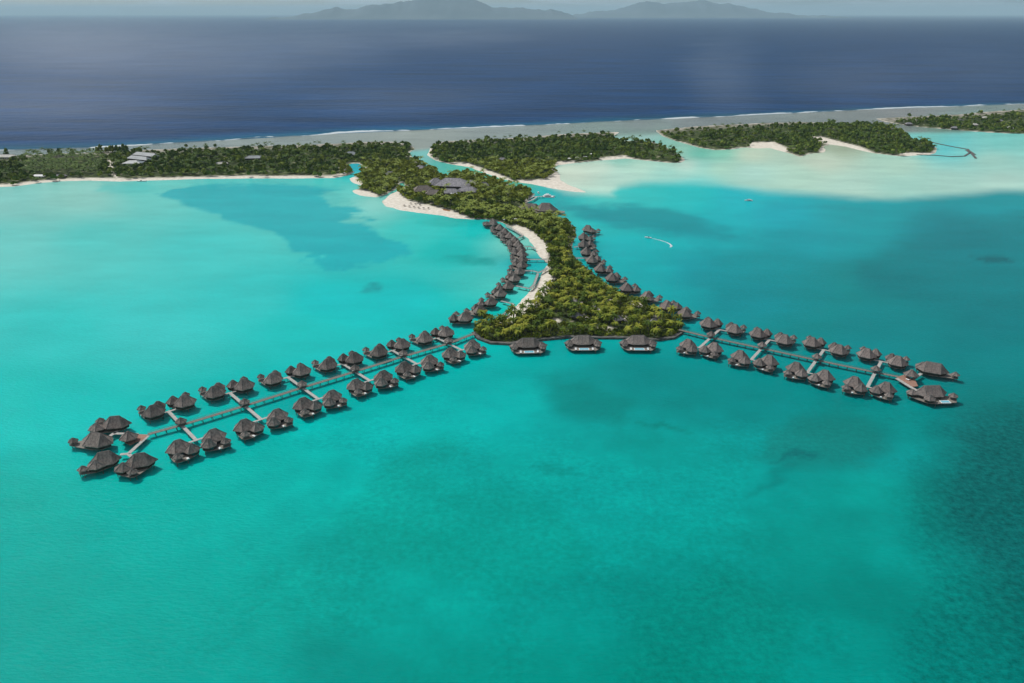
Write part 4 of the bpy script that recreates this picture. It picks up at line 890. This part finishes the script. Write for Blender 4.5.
for k in range(5):
    t = empty('coconut_palm'); h = [8, 9.5, 7, 10.5, 6][k]; ln = [.8, -1.0, .5, 1.6, -.4][k]
    trunk_mb(h, .2, ln, 0, k).build('trunk', M['bark'], t); V, F = palm_np(20, 5.2, h, 300 + k); V[:, 0] += ln; put_np('crown', V, F, M['palm'], t); proto_p.append(t)
    V, F = palm_np(15, 5.0, h, 400 + k, 2); V = V * np.array([1, 1, 1.0]); far_p.append((V, F))
# where trees stand: random points on land off the sand, sparser at the north edge
def inside(X, Y, polys):
    m_ = np.zeros(X.shape, bool)
    for p in polys: m_ |= sdf(X, Y, p) > 0
    return m_
def scatter(xr, yr, n, gap, margin=7):
    """points drawn evenly over the ground between the pixel bounds, kept at least gap apart"""
    c0, c1, c2, c3 = at(xr[0], yr[0]), at(xr[1], yr[0]), at(xr[0], yr[1]), at(xr[1], yr[1])
    xs = rng.uniform(min(c0[0], c2[0]), max(c1[0], c3[0]), n); ys = rng.uniform(c2[1], c0[1], n)
    s_ = np.full(n, -1e9)
    for p in LANDS_G: s_ = np.maximum(s_, sdf(xs, ys, p))
    ok = s_ > margin
    for p in SANDS_G: ok &= sdf(xs, ys, p) < 2.5
    for fx, fy, fr_ in FOOT: ok &= (xs - fx) ** 2 + (ys - fy) ** 2 > (fr_ * .95) ** 2
    xs, ys, s_ = xs[ok], ys[ok], s_[ok]
    cell = {}; out = []
    for x, y, d in zip(xs, ys, s_):
        k = (int(x // gap), int(y // gap))
        if any((x - a) ** 2 + (y - b_) ** 2 < gap * gap for i in (-1, 0, 1) for j in (-1, 0, 1) for a, b_ in cell.get((k[0] + i, k[1] + j), ())): continue
        cell.setdefault(k, []).append((x, y)); out.append((x, y, d))
    return np.array(out)
def pix(x, y, z=0):
    vy, vz = y, z - CAM_H; f = vy * CP - vz * SP; u = vy * SP + vz * CP; return 512 + FPX * x / f, 341.5 - FPX * u / f
near_pts = scatter((440, 700), (212, 345), 30000, 4.7, 1.5)
mid_pts = scatter((330, 600), (160, 214), 40000, 6.6, 3)
far_pts = scatter((-160, 1160), (100, 190), 190000, 8.6, 4)
near_set = []; far_set = []
for A_, kind in ((near_pts, 0), (mid_pts, 1), (far_pts, 2)):
    PXx, PYy = pix(A_[:, 0], A_[:, 1])
    dens = fbm(A_[:, 0] / 40, A_[:, 1] / 40, 91); ty = top_y(PXx)
    for (x, y, d), px, py, dn, tt in zip(A_, PXx, PYy, dens, ty):
        if kind == 0 and py < 212: continue
        if kind == 0 and px > 566 and py < 318 and d < 12: continue
        if kind == 0 and 505 < px < 560 and 226 < py < 322 and d < 9: continue
        if kind == 1 and (py >= 212 or py < 163 or px < 340 or px > 600): continue
        if kind == 2 and (163 <= py < 214 and 340 <= px <= 600): continue
        if kind == 2 and (px < -120 or px > 1130): continue
        if kind == 2 and px < 346 and py > 172 and d < 17 and random.random() < .85: continue
        if py - tt < 2.5 + 3.0 * dn: 
            if random.random() > .05: continue
        if kind == 0 and py > 290 and px > 552 and dn < .44 and random.random() < .75: continue
        plant = 25 < px < 102 and 154 < py < 177
        if plant: continue
        if kind == 2 and px > 960 and random.random() < .35: continue
        if kind == 2 and 650 < px < 755 and (dn < .5 or py - tt < 9) and random.random() < .6: continue
        if kind == 2 and px > 640 and dn < .4 and random.random() < .6: continue
        if kind == 2 and px < 345 and random.random() < .08 + .35 * (dn < .36): continue
        pal = random.random() < ({0: .5, 1: .2, 2: .18}[kind] if py < 270 or kind else .72)
        if 655 < px < 700 and 150 < py < 164: pal = random.random() < .7
        zz = 1.3 * (1 - math.exp(-d / 14)); (near_set if kind < 2 else far_set).append((math.hypot(x, y), x, y, zz, pal, px, py))
# the coconut plantation: straight rows
o_ = at(28, 176); 
for i in range(48):
    for j in range(40):
        x = -1010 + i * 13 + j * 2.2 + random.uniform(-1.5, 1.5); y = 1330 + j * 8 + random.uniform(-1, 1); px, py = pix(x, y)
        if 24 < px < 104 and 155.5 < py < 176 and random.random() < .9: far_set.append((math.hypot(x, y), x, y, 1.3, True, px, py))
near_set.sort(); pn = [t for t in near_set if t[4]]; bn = [t for t in near_set if not t[4]]
MARKS = [(500, 330, 'by the corner near the longer pier'), (530, 326, 'above the pool villa near the longer pier'), (560, 326, 'above the seawall between two pool villas'), (583, 328, 'above the middle pool villa'), (612, 328, 'above the seawall beyond the middle pool villa'),
    (638, 328, 'above the pool villa near the shorter pier'), (668, 325, 'at the landward end of the shorter pier'), (530, 308, 'beside the lower inner beach'), (560, 305, 'in the heart of the grove'), (590, 305, 'in the sandy middle of the grove'), (620, 305, 'behind the row of bungalows on the grove slope'),
    (645, 312, 'by the last bungalows before the shorter pier'), (555, 285, 'between the two inner beaches and the dark gap'), (580, 285, 'beside the bungalow row where the grove narrows'), (560, 265, 'by the footbridge landing'), (560, 245, 'on the narrow waist beside the upper inner beach'), (568, 230, 'on the shore facing the end villa'),
    (540, 222, 'just below the overwater restaurant'), (515, 216, 'where the main beach meets the curved bungalow row'), (490, 208, 'behind the far end of the main beach'), (460, 205, 'behind the kayaks on the main beach'), (500, 190, 'between the channel and the jetty'), (520, 200, 'inshore of the moored catamaran'),
    (470, 176, 'on the channel bank behind the main building'), (435, 200, 'between the main beach and the grey roofs'), (415, 180, 'beside the pond of the main beach'), (385, 180, 'behind the two small beaches'), (410, 165, 'on the bank of the far channel')]
def zone(px, py):
    m_ = min(MARKS, key=lambda q: (q[0] - px) ** 2 + (2 * (q[1] - py)) ** 2); return m_[2], m_[2]
def build_trees(lst, protos_, txt, cat):
    first = [True] * len(protos_)
    for i, (_, x, y, z, pal, px, py) in enumerate(lst):
        k = random.randrange(len(protos_))
        if first[k]: t = protos_[k]; first[k] = False
        else: t = copy_tree(protos_[k])
        s_ = random.choice((.55, .7, .9, 1.1, 1.3)) * random.uniform(.9, 1.1) if not pal else random.uniform(.75, 1.25)
        if not pal and py > 285: s_ *= .8
        t.location = (x, y, z); t.rotation_euler = (0, 0, random.uniform(0, 6.28)); t.scale = (s_, s_, s_ * random.uniform(.85, 1.2)); zl, zg = zone(px, py)
        sz = ('low ' if s_ < .72 else ('small ' if s_ < .88 else ('tall ' if s_ > 1.08 else ''))); tag(t, sz + txt + zl, cat, '%s%ss %s' % (sz, cat, zg))
NB = 300
build_trees(pn[:NB], proto_p, 'arching coconut palm ', 'palm'); build_trees(bn[:NB], proto_b, 'round leafy tree ', 'tree')
def bake(lst, shapes, name, mat, label, cat, sc_=(.8, 1.3)):
    Vs, Fs, n = [], [], 0
    for (_, x, y, z, pal, px, py) in lst:
        V, F = shapes[random.randrange(len(shapes))]; a = random.uniform(0, 6.28); s_ = random.uniform(*sc_); c, q = math.cos(a) * s_, math.sin(a) * s_
        W = np.stack([V[:, 0] * c - V[:, 1] * q + x, V[:, 0] * q + V[:, 1] * c + y, V[:, 2] * s_ * random.uniform(.8, 1.2) + z], 1); Vs.append(W); Fs.append(F + n); n += len(W)
    if Vs: tag(put_np(name, np.concatenate(Vs), np.concatenate(Fs), mat), label, cat, kind='stuff')
mid_b = [crown_np(110, 4.6, 3.6, 4.6, 1.25, 500 + k, 4) for k in range(5)]
bake(bn[NB:], mid_b, 'woodland', M['leaf'], 'dense green woodland round the main building', 'woodland', (.65, 1.15))
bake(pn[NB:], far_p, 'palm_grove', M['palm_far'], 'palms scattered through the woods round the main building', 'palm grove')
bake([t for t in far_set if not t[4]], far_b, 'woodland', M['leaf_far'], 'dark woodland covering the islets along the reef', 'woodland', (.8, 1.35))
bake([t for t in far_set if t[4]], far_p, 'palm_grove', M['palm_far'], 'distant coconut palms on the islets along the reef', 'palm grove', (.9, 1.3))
# low bushes under the grove, down to the seawall
bush_pts = scatter((440, 700), (214, 345), 60000, 2.7, .8); bs = []
for x, y, d in bush_pts:
    px, py = pix(x, y); g_ = fbm(np.array([x / 16]), np.array([y / 16]), 95)[0]
    if px > 545 and py > 285 and g_ < .43 and d > 9: continue
    if g_ < .36 or (505 < px < 560 and 226 < py < 322 and d < 8): continue
    bs.append((0, x, y, 1.1, False, px, py))
bush = [crown_np(26, 2.0, 1.5, .9, .6, 800 + k, 2) for k in range(6)]
bake(bs, bush, 'undergrowth', M['leaf'], 'low green undergrowth beneath the palms of the grove', 'undergrowth', (.6, 1.25))
# tall casuarinas standing above the far shore
ci = 0
for (px, py) in [(98, 153.5), (101, 153), (107, 153), (111, 152.7), (113, 152.6), (117, 152.3), (120, 152.5), (124, 152.3), (127, 152.5), (7, 156.5), (50, 156), (60, 156), (73, 156), (645, 149), (648, 150), (652, 150), (660, 152), (664, 152.5), (673, 155)]:
    x, y = at(px, py, 0); t = empty('casuarina_tree', (x, y, .9)); MB().bar((0, 0, -.3), (0, 0, 12), .4, 6, .15).build('trunk', M['bark'], t)
    V = []; g = np.random.default_rng(700 + ci); n = 110; hh = g.uniform(9, 16); zz = g.uniform(2, hh, n); rr = (1 - (zz - 2) / hh) * 4.5 + 1.2; a = g.uniform(0, 6.28, n)
    P = np.stack([rr * np.cos(a) * g.uniform(.3, 1, n), rr * np.sin(a) * g.uniform(.3, 1, n), zz], 1); u = g.normal(size=(n, 3)) * 1.2; v = g.normal(size=(n, 3)) * 1.2
    VV = np.stack([P - u, P - v, P + u, P + v], 1).reshape(-1, 3); put_np('crown', VV, np.arange(4 * n).reshape(-1, 4), M['leaf_far'], t)
    where = 'by the long grey roofs' if 90 < px < 130 else ('beside the coconut plantation' if px < 90 else 'on the middle islet')
    tag(t, 'tall feathery casuarina standing above the trees ' + where, 'tree', 'casuarinas ' + where); ci += 1
print('near palms', len(pn), 'near broad', len(bn), 'far', len(far_set), 'objects', len(bpy.data.objects))
